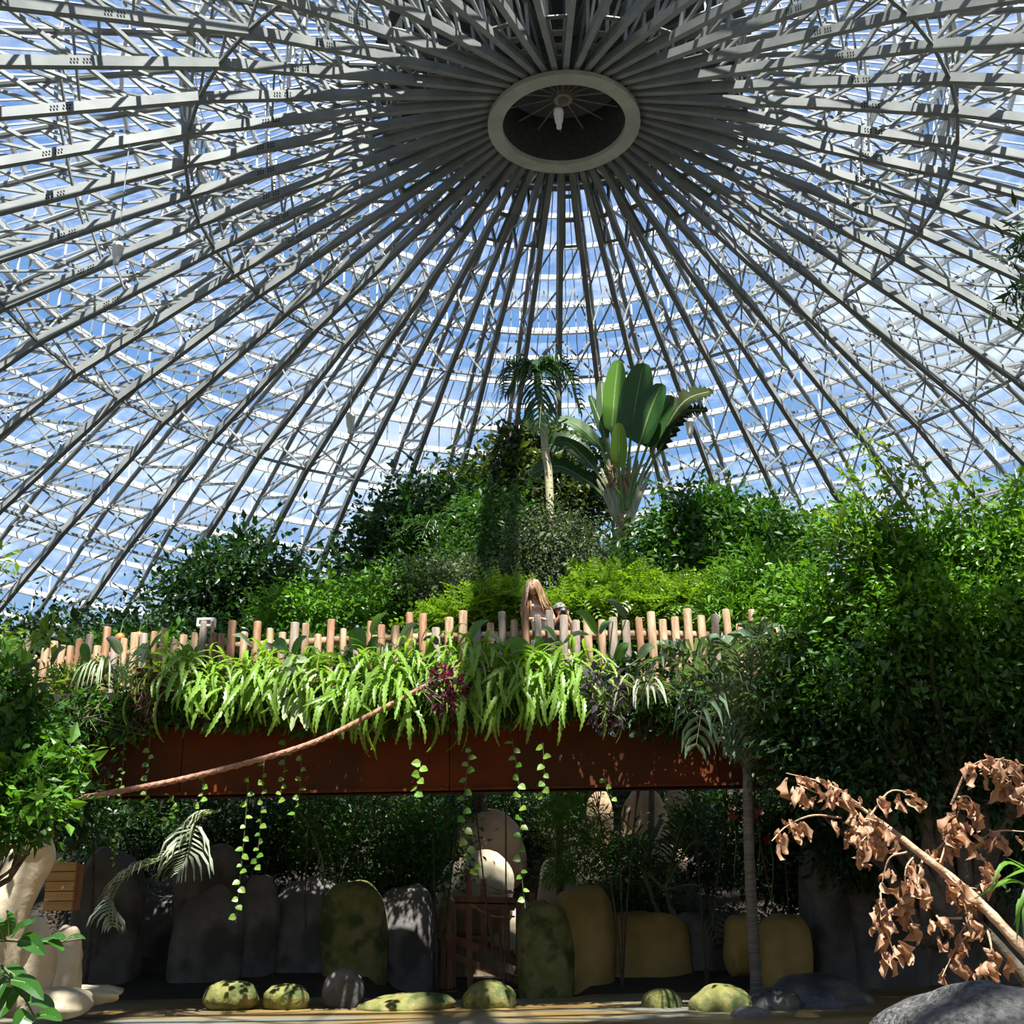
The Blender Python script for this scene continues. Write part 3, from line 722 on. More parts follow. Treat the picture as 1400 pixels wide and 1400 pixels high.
# timber stairs with rope rails
Y = 23.4
st = thing('timber_stairs', 'dark timber stairs with rope handrails between the rock pillars', 'stairs', at(660, 1350, Y)); so = at(660, 1350, Y)
def tbar(nm, pts, wd, m=m_wood_dark, yy=Y, dy=.0):
    mb = MB(); a, b = at(*pts[0], yy), at(*pts[1], yy); a[1] += dy; b[1] += dy
    mb.add(*bar(a, b, wd, wd * .8, (0, 1, 0))); return mb.build(nm, m, st, off=so)
for (x0, y0, x1, y1, wd) in ((640, 1190, 643, 1350, .11), (661, 1202, 662, 1300, .11), (709, 1230, 709, 1330, .11), (727, 1220, 727, 1320, .10), (620, 1235, 620, 1350, .09)):
    tbar('post', ((x0, y0), (x1, y1)), wd)
for (x0, y0, x1, y1) in ((596, 1275, 712, 1318), (600, 1300, 720, 1345), (622, 1230, 704, 1232), (616, 1238, 704, 1240)): tbar('stringer', ((x0, y0), (x1, y1)), .13)
for i, x in enumerate((672, 684, 695)): tbar('baluster', ((x, 1240), (x, 1300 + i * 4)), .06, dy=.1)
for i in range(6): tbar('tread', ((628 + i * 14, 1284 + i * 5.4), (660 + i * 14, 1286 + i * 5.4)), .07, m_wood_dark, Y + .3)
for x in (596, 606, 615): tbar('plank', ((x, 1290), (x, 1352)), .10, yy=Y - .1)
for (x0, y0, x1, y1, sg) in ((642, 1202, 704, 1220, 9), (642, 1236, 704, 1253, 8), (662, 1206, 700, 1218, 5)):
    mb = MB(); addtube(mb, spline([at(x0, y0, Y - .1), at((x0 + x1) / 2, (y0 + y1) / 2 + sg, Y - .1), at(x1, y1, Y - .1)], 9), .022, 6); mb.build('rope', m_deadwood, st, off=so)

# ------------------------------------------------------------------ trees and shrubs behind the bridge
R = np.random.default_rng
plant('broadleaf_tree', 'dark rounded broadleaf tree at the far left behind the fence', 'tree', [blob(335, 800, 88, 58, 25, 90, 60, .42), blob(290, 830, 60, 45, 24.5, 40, 60, .4), blob(385, 835, 60, 45, 24.5, 40, 60, .4)], LM['dark'], gbase(335, 25), R(1), .17, trunk=.14)
plant('conical_tree', 'dark spiky conical tree left of the tall layered tree', 'tree', [blob(590, 705, 50, 42, 31, 60, 55, .5), blob(560, 745, 70, 45, 31, 80, 55, .5), blob(560, 790, 92, 40, 30.5, 80, 60, .5), blob(640, 740, 50, 70, 31.5, 60, 60, .5)], LM['dark'], gbase(590, 31), R(2), .22, trunk=.2, upn=.4)
plant('layered_tree', 'tall dark tree with level layered boughs behind the slim palm', 'tree', [blob(725, 605, 45, 18, 35, 40, 50, .5), blob(700, 650, 70, 22, 35, 70, 55, .55), blob(740, 690, 90, 26, 35, 90, 55, .6), blob(700, 735, 90, 40, 35, 90, 55, .6), blob(790, 640, 38, 45, 35, 40, 50, .5)], LM['olive'], gbase(725, 35), R(3), .22, trunk=.25, flat=.35, nbr=24)
plant('shrub_tree', 'mid green leafy tree left of the grey green shrub', 'tree', [blob(665, 740, 45, 70, 27, 60, 70, .42), blob(640, 790, 60, 45, 26.5, 50, 70, .42)], LM['mid'], gbase(660, 27), R(4), .13, trunk=.1)
plant('grey_shrub', 'fine leaved grey green shrub at the foot of the slim palm', 'shrub', [blob(755, 745, 55, 48, 24, 90, 90, .30), blob(762, 795, 68, 40, 24, 80, 90, .30)], LM['grey'], gbase(757, 24), R(5), .085, trunk=.08)
plant('glossy_tree', 'dense sunlit green tree right of the traveller palm', 'tree', [blob(950, 730, 62, 52, 25.5, 120, 55, .36), blob(1030, 745, 62, 52, 25.5, 110, 55, .36), blob(1000, 790, 110, 45, 25, 120, 55, .38), blob(1095, 745, 28, 30, 25.5, 30, 50, .3)], LM['mid'], gbase(985, 25.5), R(6), .16, trunk=.14)
plant('round_leaf_shrub', 'round leaved light green shrub low behind the left fence', 'shrub', [blob(430, 838, 90, 32, 21.8, 100, 45, .24), blob(520, 820, 60, 36, 22.5, 70, 45, .24)], LM['bright'], gbase(440, 22), R(7), .11, trunk=.02, nbr=4)
plant('speckled_shrub', 'pale speckled shrub behind the middle of the fence', 'shrub', [blob(590, 815, 62, 38, 22.5, 90, 60, .24), blob(640, 800, 40, 36, 23.5, 50, 60, .24)], LM['grey'], gbase(600, 22.5), R(8), .09, trunk=.02, nbr=4)
plant('feathery_shrub', 'yellow green feathery shrub left of the long haired woman', 'shrub', [blob(690, 828, 36, 22, 21, 55, 22, .22), blob(640, 842, 45, 14, 21, 40, 20, .2)], LM['yellow'], gbase(680, 21), R(9), .34, FEATH_V, FEATH_F, trunk=.02, nbr=4, upn=1.2, flat=.35)
plant('feathery_shrub', 'bright yellow green feathery shrub under the traveller palm', 'shrub', [blob(835, 812, 46, 22, 21.2, 70, 22, .22), blob(800, 838, 50, 16, 20.8, 40, 22, .2), blob(865, 838, 45, 18, 21, 50, 22, .2)], LM['yellow'], gbase(830, 21), R(10), .36, FEATH_V, FEATH_F, trunk=.02, nbr=4, upn=1.2, flat=.35)
plant('feathery_shrub', 'bright feathery shrub with hanging sprays below the dense sunlit tree', 'shrub', [blob(930, 830, 60, 22, 20.8, 80, 22, .24), blob(985, 838, 40, 24, 20.6, 50, 22, .22)], LM['yellow'], gbase(935, 21), R(12), .36, FEATH_V, FEATH_F, trunk=.02, nbr=4, upn=1.2, flat=.35)
plant('bamboo_shrub', 'light green narrow leaved shrub right of the feathery shrubs', 'shrub', [blob(1045, 812, 55, 42, 19.8, 90, 60, .25), blob(1000, 845, 50, 22, 19.6, 50, 60, .22)], LM['bright'], gbase(1040, 20), R(13), .17, NARROW_V, LEAF5_F, trunk=.02, nbr=4)
plant('broad_leaf_bush', 'dark bush at the foot of the tall layered tree', 'bush', [blob(700, 800, 80, 45, 29, 80, 60, .45), blob(800, 780, 60, 50, 30, 60, 60, .45)], LM['dark'], gbase(740, 29), R(14), .16, trunk=.08)
plant('broad_leaf_bush', 'dark bush between the traveller palm trunk and the dense tree', 'bush', [blob(880, 800, 50, 40, 27, 60, 60, .4), blob(905, 815, 24, 30, 29, 20, 50, .35)], LM['dark'], gbase(875, 27), R(15), .16, trunk=.08)
plant('low_hedge', 'dark low shrubs along the left end of the fence', 'bush', [blob(190, 880, 90, 16, 24, 60, 50, .25), blob(260, 868, 50, 16, 23, 30, 50, .25)], LM['dark'], gbase(200, 24), R(16), .12, trunk=.04)
for i, (px, Y, h, lab) in enumerate(((60, 46, 40, 'far leafy mass at the dome foot on the left'), (220, 48, 40, 'far leafy mass behind the rounded broadleaf tree'), (450, 50, 60, 'far leafy mass left of the conical tree'), (1120, 46, 80, 'far leafy mass behind the right bush'), (1330, 40, 90, 'far leafy mass at the dome foot on the right'))):
    plant('distant_bush', lab, 'bush', [blob(px, 905 - h * .3, 120, h, Y, 90, 50, .8)], LM['dark'], gbase(px, Y), R(40 + i), .3, trunk=.1, group='leafy masses at the foot of the dome')

plant('walkway_shrub', 'low green planting along the far side of the walkway seen between the posts', 'shrub', [blob(x, 905, 62, 30, 20.8, 46, 50, .2) for x in range(150, 1100, 95)], LM['mid'], gbase(160, 21.2), R(37), .12, trunk=.04, nbr=0, lo=.1)
# slim palm
Y = 29.0
pb = gbase(754, Y); palm = thing('slim_palm', 'slim tall palm with a pale yellow ringed trunk', 'palm', pb)
tip = at(735, 517, Y)
mb = MB(); addtube(mb, spline([pb, at(752, 695, Y), at(746, 620, Y), at(740, 560, Y), tip], 24), np.interp(np.linspace(0, 1, 24), [0, .5, 1], [.12, .105, .075]), 10); mb.build('trunk', m_palm_trunk, palm, True, off=pb)
mb = MB(); addtube(mb, spline([tip - [0, 0, .6], tip, tip + [0, 0, .35]], 6), [.075, .10, .10, .08, .06, .03], 8); mb.build('crownshaft', m_stem, palm, True, off=pb)
r = R(21)
for (ex, ey, mxp, myp, dy, n) in ((681, 560, 700, 505, -.3, 20), (690, 540, 712, 503, .4, 20), (737, 592, 742, 515, -.9, 22), (795, 565, 770, 503, .2, 20), (783, 545, 760, 500, -.5, 20), (712, 503, 725, 495, .5, 16), (760, 500, 748, 490, .3, 16), (735, 580, 735, 508, -.7, 20)):
    e_ = at(ex, ey, Y + dy); m1 = at(mxp, myp, Y + dy * .5)
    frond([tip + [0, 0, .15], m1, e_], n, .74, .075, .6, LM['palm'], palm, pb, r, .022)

# traveller's palm: fan of stalks and paddle leaves
Y = 30.0
tb = gbase(853, Y); tp = thing('traveller_palm', 'tall traveller palm with a fan of huge paddle leaves', 'palm', tb)
mb = MB(); addtube(mb, spline([tb, at(853, 800, Y), at(853, 740, Y), at(853, 705, Y)], 14), np.interp(np.linspace(0, 1, 14), [0, .8, 1], [.16, .13, .2]), 10); mb.build('trunk', mat('fibrous_palm_trunk', (.20, .11, .06), (.40, .28, .18), rough=.85, scale=5, stretch=(1, 1, 5), bump=.5), tp, True, off=tb)
hub_ = at(853, 708, Y)
m_sheath = mat('pale_leaf_sheath', (.20, .22, .14), (.36, .34, .25), rough=.5, scale=3, stretch=(6, 6, .5))
spec_ = [  # blade base px, blade tip px, width px, normal lean, bend, torn, material, dy
    ((836, 590), (845, 492), 34, .1, .05, 0, 'bright', -.1), ((862, 600), (880, 496), 48, -.2, .06, 0, 'banana', -.3), ((874, 608), (905, 524), 40, -.3, .06, 0, 'banana', -.45),
    ((884, 612), (918, 540), 36, -.4, .05, 0, 'banana', -.2), ((896, 610), (975, 534), 44, -.5, .20, .6, 'torn', .1), ((900, 618), (968, 560), 34, -.3, .25, .75, 'torn', .25),
    ((846, 640), (846, 578), 24, .0, .02, 0, 'yellow', -.5), ((828, 600), (806, 540), 22, .6, .05, 0, 'palm', .2), ((822, 612), (762, 572), 24, .3, .12, 0, 'mid', .1),
    ((812, 640), (742, 612), 42, .5, .28, .25, 'palm', .3), ((806, 660), (722, 650), 34, .5, .22, .25, 'palm', .5), ((826, 596), (822, 520), 24, .4, .04, 0, 'grey', .3)]
r = R(22)
for (bp, tpx, wpx, ln, bend, torn, mm, dy) in spec_:
    a = at(*bp, Y + dy); b = at(*tpx, Y + dy * 1.6)
    blade('leaf', a, b, wpx / ppm(Y), unit(np.array([ln, -1, .25])), LM[mm], tp, tb, bend=bend, torn=torn, r=r, stem=hub_ + (a - hub_) * .12, petiole=.05, fold=.10, n=30, sq=.42)
for (tx, ty) in ((822, 640), (832, 628), (842, 622), (852, 620), (862, 624), (872, 630), (882, 638), (890, 644), (816, 655)):
    a = at(853 + (tx - 853) * .12, 716, Y - .02); b = at(tx, ty, Y - .05 + (tx - 853) * .002)
    mb = MB(); P = spline([a, a * .6 + b * .4, b], 10); mb.add(*ribbon(P, np.interp(np.linspace(0, 1, 10), [0, .3, 1], [.16, .24, .06]), (0.1, -1, 0), -.25)); mb.build('leaf_sheath', m_sheath, tp, off=tb)
mb = MB(); q, d = ellpts(60, R(5), .2); p0 = at(845, 650, Y - .25)
V_, F_ = leaves(p0 + q * np.array([.35, .2, .22]), d, .28, R(6), NARROW_V); mb.add(V_, F_); mb.build('dry_bract', LM['dead'], tp, off=tb)['kind'] = 'stuff'
for (bp, tpx, wpx, mm) in (((846, 800), (828, 735), 34, 'banana'), ((850, 812), (853, 762), 30, 'palm'), ((840, 800), (815, 770), 22, 'banana')):
    blade('basal_leaf', at(*bp, Y - .6), at(*tpx, Y - .9), wpx / ppm(Y), (.2, -1, .2), LM[mm], tp, tb, bend=.08, stem=tb, petiole=.04)
# smaller dark fan palms left of the layered tree
for (px, py, Y, lab, sd) in ((598, 742, 29.5, 'small feather palm against the dark conical tree', 3), (655, 720, 29, 'silvery small palm crown beside the layered tree', 4)):
    b0 = gbase(px, Y); t = thing('feather_palm', lab, 'palm', b0); c = at(px, py, Y); r = R(sd)
    mb = MB(); addtube(mb, spline([b0, (b0 + c) / 2, c], 8), .08, 8); mb.build('trunk', m_palm_grey, t, True, off=b0)
    for k in range(9):
        a_ = k * .7 + r.uniform(0, .4); d = np.array([math.cos(a_), -.35 + .5 * math.sin(a_), 0]); frond([c, c + d * .5 + [0, 0, .5], c + d * 1.2 + [0, 0, -.3 + .3 * r.normal()]], 16, .5, .05, .35, LM['palm'], t, b0, r)

# ------------------------------------------------------------------ big bush and trees in front of the bridge on the right
plant('leafy_bush', 'huge leafy bush with ragged top filling the right side, sunlight put into bright leaves', 'bush', [
    blob(1335, 745, 85, 42, 15.4, 60, 60, .22), blob(1225, 775, 75, 52, 15.5, 64, 60, .22), blob(1130, 835, 66, 46, 15.9, 56, 60, .20), blob(1405, 790, 60, 80, 15.2, 60, 60, .22),
    blob(1280, 840, 120, 52, 15.2, 100, 60, .22), blob(1420, 690, 40, 34, 15.5, 26, 55, .2), blob(1180, 720, 40, 30, 15.4, 22, 50, .2), blob(1080, 810, 36, 26, 16.4, 24, 50, .18)],
    LM['bright'], np.array([5.6, 15.8, .9]), R(31), .105, trunk=.12, nbr=40, lo=.45)  # bright top, mid and dark leaves put the bush's light and shade into colour
plant('leafy_bush', 'middle mass of the right bush beside the fence end, half shade put into its green', 'bush', [
    blob(1250, 925, 140, 62, 15.4, 120, 62, .24), blob(1395, 930, 80, 90, 15.2, 80, 62, .24), blob(1140, 940, 70, 66, 15.9, 80, 62, .22), blob(1330, 860, 60, 60, 15.6, 50, 55, .22)],
    LM['mid'], np.array([5.3, 16.2, .9]), R(36), .105, trunk=.12, nbr=30, lo=.4)
plant('leafy_bush', 'lower part of the right bush over the beam end, shade put into dark leaves', 'bush', [blob(1120, 1035, 66, 46, 16.2, 80, 60, .24), blob(1240, 1050, 100, 60, 15.9, 110, 60, .26), blob(1360, 1060, 90, 70, 16.0, 100, 60, .26), blob(1085, 985, 40, 60, 16.6, 50, 60, .22), blob(1300, 990, 120, 40, 15.6, 80, 60, .24)],
    LM['dark'], np.array([6.2, 16.6, .9]), R(32), .105, trunk=.06, nbr=18)
t = thing('sprig_branches', 'thin upright shoots rising out of the big right bush', 'branch', at(1230, 760, 15.0)); o0 = at(1230, 760, 15.0); r = R(33)
for (x0, y0, x1, y1, n) in ((1225, 740, 1170, 575, 46), (1240, 730, 1205, 600, 40), (1270, 730, 1245, 630, 34), (1170, 745, 1120, 690, 26), (1300, 720, 1330, 650, 26), (1190, 735, 1150, 640, 32), (1370, 710, 1395, 640, 24), (1330, 730, 1290, 665, 24), (1190, 750, 1105, 735, 22)):
    P = spline([at(x0, y0, 15), at((x0 + x1) / 2 + 6, (y0 + y1) / 2 - 4, 14.9), at(x1, y1, 14.8)], 20)
    mb = MB(); addtube(mb, P, np.linspace(.014, .004, 20), 5); s_ = mb.build('shoot', m_stem, t, off=o0)
    n = int(n * 1.6); tt = r.uniform(.05, 1, n); pos = P[(tt * 19).astype(int)] + r.normal(size=(n, 3)) * .09
    V_, F_ = leaves(pos, unit(r.normal(size=(n, 3)) + [0, 0, .3]), .125, r); mb = MB(); mb.add(V_, F_); mb.build('foliage', LM['yellow'], s_, off=o0)['kind'] = 'stuff'
t = thing('overhanging_branch', 'dark leafy branch tip reaching in at the upper right edge', 'branch', at(1460, 370, 9.5)); o0 = at(1460, 370, 9.5); r = R(34)
P = spline([at(1500, 330, 9.5), at(1440, 350, 9.5), at(1392, 372, 9.5)], 12); mb = MB(); addtube(mb, P, np.linspace(.02, .006, 12), 5); mb.build('twig', m_bark, t, off=o0)
for (cx_, cy_, n) in ((1388, 315, 18), (1392, 350, 26), (1398, 395, 30), (1385, 420, 16), (1412, 330, 30), (1420, 400, 30)):
    pos = at(cx_, cy_, 9.5) + r.normal(size=(n, 3)) * .07; V_, F_ = leaves(pos, unit(r.normal(size=(n, 3)) + [-.5, 0, -.3]), .16, r, NARROW_V); mb = MB(); mb.add(V_, F_); mb.build('leaf_spray', LM['dark'], t, off=o0)['kind'] = 'stuff'
# two cream notice boards glimpsed behind the bush
tb_ = thing('pale_post', 'white painted post glimpsed through the right bush', 'post', at(1152, 805, 18.5)); mb = MB()
for dx in (-.16, .16): mb.add(*box(dx - .06, 0, -3.2, dx + .06, .1, .28))
mb.add(*box(-.10, .02, -.3, .10, .06, .2)); mb.build('posts', m_white, tb_)
# unseen canopy, shaped to shade the right bank; the overhanging branch's tree
plant('shade_canopy_tree', 'tall unseen tree right of the view, shaped to shade the right bank', 'tree', [((7.6, 7.4, 14.6), (4.4, 1.7, 1.2), 190, 60, .45), ((11.5, 9.5, 11.5), (2.2, 3.0, 2.5), 90, 60, .5)], LM['dark'], np.array([12.0, 8.5, 1.1]), R(35), .24, trunk=.22)

for i, (x, y, lab) in enumerate(((10.6, 16.6, 'bush on the bank beyond the right end of the bridge'), (13.5, 13.0, 'bush at the right bank outside the view'), (-12.6, 15.6, 'bush on the bank at the left end of the bridge'), (-11.5, 11.0, 'bush at the left bank outside the view'))):
    z0 = float(ground_h(x, y)); plant('bank_bush', lab, 'bush', [((x, y, z0 + 2.4), (1.9, 1.8, 2.3), 130, 55, .3)], LM['dark'], np.array([x, y, z0]), R(150 + i), .13, trunk=.08)
# ------------------------------------------------------------------ shrubs below the bridge
plant('shade_shrub', 'fine leaved shrub with glinting leaves under the middle left of the beam', 'shrub', [blob(500, 1150, 80, 62, 23.4, 110, 70, .28), blob(575, 1165, 45, 65, 23.6, 60, 70, .26), blob(430, 1150, 50, 60, 24, 60, 60, .28)], LM['mid'], gbase(510, 23.4), R(51), .09, trunk=.05, nbr=0, lo=.2)
plant('shade_shrub', 'dark shrub behind the drooping dry palm frond', 'shrub', [blob(160, 1140, 70, 50, 23.8, 80, 60, .3), blob(270, 1140, 70, 50, 24, 80, 60, .3), blob(360, 1150, 50, 55, 24, 60, 60, .3)], LM['dark'], gbase(230, 23.8), R(52), .10, trunk=.05, nbr=0, lo=.2)
plant('shade_shrub', 'light yellow green shrub below the beam right of the stairs', 'shrub', [blob(775, 1120, 36, 30, 22.6, 40, 45, .2), blob(800, 1165, 30, 34, 22.8, 36, 45, .2), blob(765, 1190, 20, 14, 22.5, 14, 40, .15)], LM['bright'], gbase(785, 22.8), R(53), .11, NARROW_V, trunk=.04, nbr=0, lo=.2)
plant('shade_shrub', 'dark shrub around the stairs head under the beam', 'shrub', [blob(690, 1108, 60, 22, 28, 50, 50, .3), blob(600, 1110, 50, 24, 27, 40, 50, .3), blob(728, 1160, 18, 30, 27.5, 20, 50, .25)], LM['dark'], gbase(690, 28), R(54), .12, trunk=.05, nbr=0, lo=.2)
plant('shade_shrub', 'green shrub between the tan rocks under the right of the beam', 'shrub', [blob(860, 1180, 34, 34, 23.8, 40, 50, .22), blob(870, 1232, 34, 20, 22.9, 36, 50, .2), blob(900, 1245, 30, 16, 22.9, 24, 50, .2), blob(960, 1110, 26, 28, 24.5, 26, 50, .25)], LM['mid'], gbase(870, 23.8), R(55), .10, trunk=.04, nbr=0, lo=.2)
plant('shade_shrub', 'dark shrub right of the slender palm trunk under the beam', 'shrub', [blob(1060, 1130, 70, 45, 22.3, 80, 60, .28), blob(1120, 1150, 60, 60, 21.8, 70, 60, .28), blob(975, 1165, 40, 45, 23.5, 40, 50, .26), blob(1090, 1200, 50, 30, 21.8, 40, 50, .26)], LM['dark'], gbase(1060, 22.3), R(56), .11, trunk=.05, nbr=0, lo=.2)
plant('shade_shrub', 'dark leaf mass above the rock wall behind the dead branch', 'shrub', [blob(1200, 1150, 80, 50, 19.4, 90, 60, .28), blob(1330, 1150, 100, 60, 19.4, 110, 60, .3)], LM['dark'], gbase(1260, 21.4), R(57), .11, trunk=.05, nbr=0, lo=.2)
plant('backdrop_shrub', 'dark shrubs on the bank filling the far space under the bridge', 'shrub', [blob(x, 1110, 120, 45, 30.5, 80, 45, .5) for x in (60, 220, 380, 540, 700, 860, 1020)], LM['dark'], gbase(500, 30.6), R(58), .2, trunk=.05, nbr=0, lo=.1)
for (px, py, n, lab) in ((1001, 1114, 9, 'small plant with red flowers left of the slender palm trunk'), (1034, 1112, 12, 'red flower spray right of the slender palm trunk'), (1052, 1148, 5, 'lowest small red flower right of the slender palm')):
    c = at(px, py, 20.9); t = thing('red_flower', lab, 'flower', c, 'red flowers under the beam'); r = R(px)
    mb = MB(); pos = r.normal(size=(n * 3, 3)) * .055; V_, F_ = leaves(pos, unit(r.normal(size=(n * 3, 3))), .07, r); mb.add(V_, F_); mb.build('petals', LM['red'], t)['kind'] = 'stuff'
    mb = MB(); addtube(mb, spline([(0, 0, 0), (.05, .1, -.4), (0, .3, -1.0)], 6), .012, 5); mb.build('stem', m_stem, t)
    mb = MB(); V_, F_ = leaves(r.normal(size=(26, 3)) * [.14, .14, .12] + [0, .05, -.22], unit(r.normal(size=(26, 3))), .11, r); mb.add(V_, F_); mb.build('foliage', LM['mid'], t)['kind'] = 'stuff'
# dark palm under the right half of the beam
b0 = gbase(905, 22.3); t = thing('shade_palm', 'dark palm with arching fronds under the right half of the beam', 'palm', b0); c = at(908, 1215, 22.3); r = R(61)
mb = MB(); addtube(mb, spline([b0, at(880, 1190, 22.5), at(905, 1120, 22.6)], 8), .045, 7); mb.build('trunk', m_palm_grey, t, True, off=b0)
mb = MB(); addtube(mb, spline([b0 + [.4, 0, 0], at(912, 1230, 22.3), at(918, 1180, 22.3), at(935, 1120, 22.4)], 8), .05, 7); mb.build('trunk', m_palm_grey, t, True, off=b0)
for (ex, ey, mx_, my_) in ((790, 1150, 850, 1120), (800, 1200, 850, 1160), (1000, 1130, 950, 1110), (990, 1190, 950, 1150), (985, 1300, 960, 1215), (830, 1230, 860, 1180), (940, 1110, 925, 1150)):
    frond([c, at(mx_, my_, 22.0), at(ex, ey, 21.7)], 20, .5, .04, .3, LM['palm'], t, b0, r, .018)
o0 = at(272, 1120, 17.3); t = thing('dry_palm_frond', 'drooping pale grey palm frond hanging below the left of the beam', 'palm frond', o0); r = R(62)
frond([at(300, 1108, 17.4), at(268, 1122, 17.3), at(258, 1165, 17.1), at(243, 1196, 17.0)], 22, .50, .045, .55, LM['dried'], t, o0, r, .018)
frond([at(262, 1135, 17.3), at(225, 1172, 17.1), at(175, 1195, 16.9), at(152, 1235, 16.8), at(153, 1270, 16.7)], 28, .46, .042, .5, LM['dried'], t, o0, r, .016)
o0 = at(420, 1120, 18.9); t = thing('dry_palm_frond', 'dim grey palm frond hanging in shade below the middle of the beam', 'palm frond', o0)
frond([at(405, 1105, 19.2), at(420, 1125, 19.0), at(438, 1165, 18.9), at(448, 1222, 18.8)], 22, .34, .03, .6, LM['grey'], t, o0, r, .014)

# ------------------------------------------------------------------ hanging plants along the planter
def strap_frond(L_, w_, droop, seed):
    """one sword fern frond: arching strap with toothed edges, growing along +x"""
    r = np.random.default_rng(seed); n = 25; t = np.linspace(0, 1, n)
    ang = math.radians(58) - math.radians(58 + droop) * t ** .8
    dx = np.cos(ang) * L_ / n; dz = np.sin(ang) * L_ / n
    P = np.stack([np.cumsum(dx), .05 * L_ * np.sin(2.5 * t + r.uniform(0, 3)), np.cumsum(dz)], 1)
    wd = w_ * np.clip(np.sin(PI * (t * .93 + .05)), .05, 1) ** .5 * (1 - .42 * (np.arange(n) % 2))
    up = np.stack([-np.sin(ang), 0 * ang, np.cos(ang)], 1)
    mb = MB(); mb.add(*ribbon(P, wd, up, .16)); o = mb.build('frond', LM['fern']); d = o.data; bpy.data.objects.remove(o); return d
FR = [strap_frond(.95, .085, d_, i) for i, d_ in enumerate((60, 75, 85, 88, 70))]
FRS = [strap_frond(.62, .065, d_, 10 + i) for i, d_ in enumerate((35, 60, 80))]
def place_frond(me, parent, p, yaw, pitch, sc, roll=0):
    m4 = Matrix.Translation([float(v) for v in p]) @ Matrix.Rotation(yaw, 4, 'Z') @ Matrix.Rotation(-pitch, 4, 'Y') @ Matrix.Rotation(roll, 4, 'X') @ Matrix.Scale(sc, 4)
    o = bpy.data.objects.new('frond', me); COL.objects.link(o); o.parent = parent; o.matrix_local = m4
def fern(px, py, wpx, n, lab, drop=1.0, seed=0, Yc=17.35, sc=1.0):
    c = at(px, py, Yc); k = ppm(Yc); hw = wpx / k; r = R(seed)
    t = thing('sword_fern', lab, 'fern', c, 'sword ferns spilling from the bridge planter')
    for i in range(n):
        u = r.uniform(-1, 1); lvl = r.uniform(0, 1)
        p = np.array([u * hw, -.05 - .28 * lvl + r.normal() * .05, .18 - .55 * lvl * drop + r.normal() * .08])
        yaw = -PI / 2 + u * .75 + r.normal() * .65
        if lvl < .45 and r.random() < .6: place_frond(FRS[r.integers(0, 3)], t, p, yaw + r.normal() * .8, r.uniform(.1, .7), sc * r.uniform(.7, 1.1), r.normal() * .3)
        else: place_frond(FR[r.integers(0, 5)], t, p, yaw, r.uniform(-.75, .25) - .35 * lvl, sc * r.uniform(.6, 1.08) * (.82 + .28 * drop), r.normal() * .35)
    mb = MB(); q, d = ellpts(260, r, .2); V_, F_ = leaves(q * np.array([hw, .22, .34 * drop]) + [0, -.02, -.2], d, .17, r, NARROW_V, droop=.5); mb.add(V_, F_); mb.build('leaf_tuft', LM['mid'], t)['kind'] = 'stuff'
fern(252, 925, 42, 75, 'leftmost bright sword fern right of the purple trailing plant', .85, 1)
fern(325, 925, 46, 85, 'sword fern below the sign box and the palest posts', .95, 2)
fern(395, 930, 30, 40, 'small sword fern behind the pale lobed leaves', .7, 3)
fern(492, 925, 44, 85, 'large sword fern left of the rope end', 1.0, 4)
fern(555, 930, 42, 85, 'longest drooping sword fern right under the rope end', 1.25, 5)
fern(600, 905, 60, 50, 'short upright sword fern above the burgundy plant', .5, 9)
fern(655, 930, 40, 80, 'sword fern right of the burgundy plant', .95, 6)
fern(715, 925, 44, 85, 'sword fern below the big paddle leaf', .85, 7)
fern(775, 925, 40, 85, 'rightmost sword fern beside the slate purple plant', .9, 8)
def bushy(name, lab, cat, px, py, hw, hh, n, leaf, m, seed, V=LEAF5_V, F=LEAF5_F, Yc=17.3, group=None, ry=.22, **kw):
    c = at(px, py, Yc); k = ppm(Yc); r = R(seed); t = thing(name, lab, cat, c, group)
    q, d = ellpts(n, r, .2); mb = MB(); V_, F_ = leaves(q * np.array([hw / k, ry, hh / k]), d, leaf, r, V, F, **kw); mb.add(V_, F_); mb.build('foliage', m, t)['kind'] = 'stuff'
    mb = MB()
    for i in range(7): addtube(mb, spline([(r.normal() * .08, .1, hh / k * .5), (r.normal() * .15, -.1, 0), (r.normal() * min(hw / k * .5, .25), -.15, -hh / k * r.uniform(.2, .9))], 5), .008, 4)
    mb.build('stem', m_vstem, t); return t
bushy('asparagus_fern', 'fluffy light green asparagus fern near the left end', 'fern', 102, 940, 30, 36, 170, .22, LM['yellow'], 71, FEATH_V, FEATH_F, Yc=18.2)
bushy('asparagus_fern', 'fluffy green asparagus fern under the middle left posts', 'fern', 428, 935, 24, 40, 150, .20, LM['bright'], 72, FEATH_V, FEATH_F)
bushy('asparagus_fern', 'small fluffy asparagus fern left of the spider plant', 'fern', 60, 955, 26, 26, 90, .2, LM['mid'], 73, FEATH_V, FEATH_F, Yc=18.6)
bushy('burgundy_plant', 'burgundy leaved plant at the end of the rope', 'plant', 612, 940, 27, 34, 170, .12, LM['purple'], 74, Yc=16.6)
bushy('burgundy_plant', 'dark burgundy trailing plant left of the leftmost sword fern', 'plant', 205, 945, 22, 40, 150, .10, LM['purple'], 75, Yc=17.0)
bushy('slate_plant', 'slate purple trailing plant right of the sword ferns', 'plant', 825, 955, 27, 52, 210, .12, LM['slate'], 76, Yc=16.8)
bushy('trailing_plant', 'small leaved green trailing plant at the far left of the beam', 'plant', 120, 985, 54, 44, 300, .10, LM['bright'], 77, Yc=17.5)
bushy('trailing_plant', 'green trailing plant below the burgundy trailing plant', 'plant', 180, 985, 36, 34, 160, .10, LM['bright'], 78, Yc=17.4)
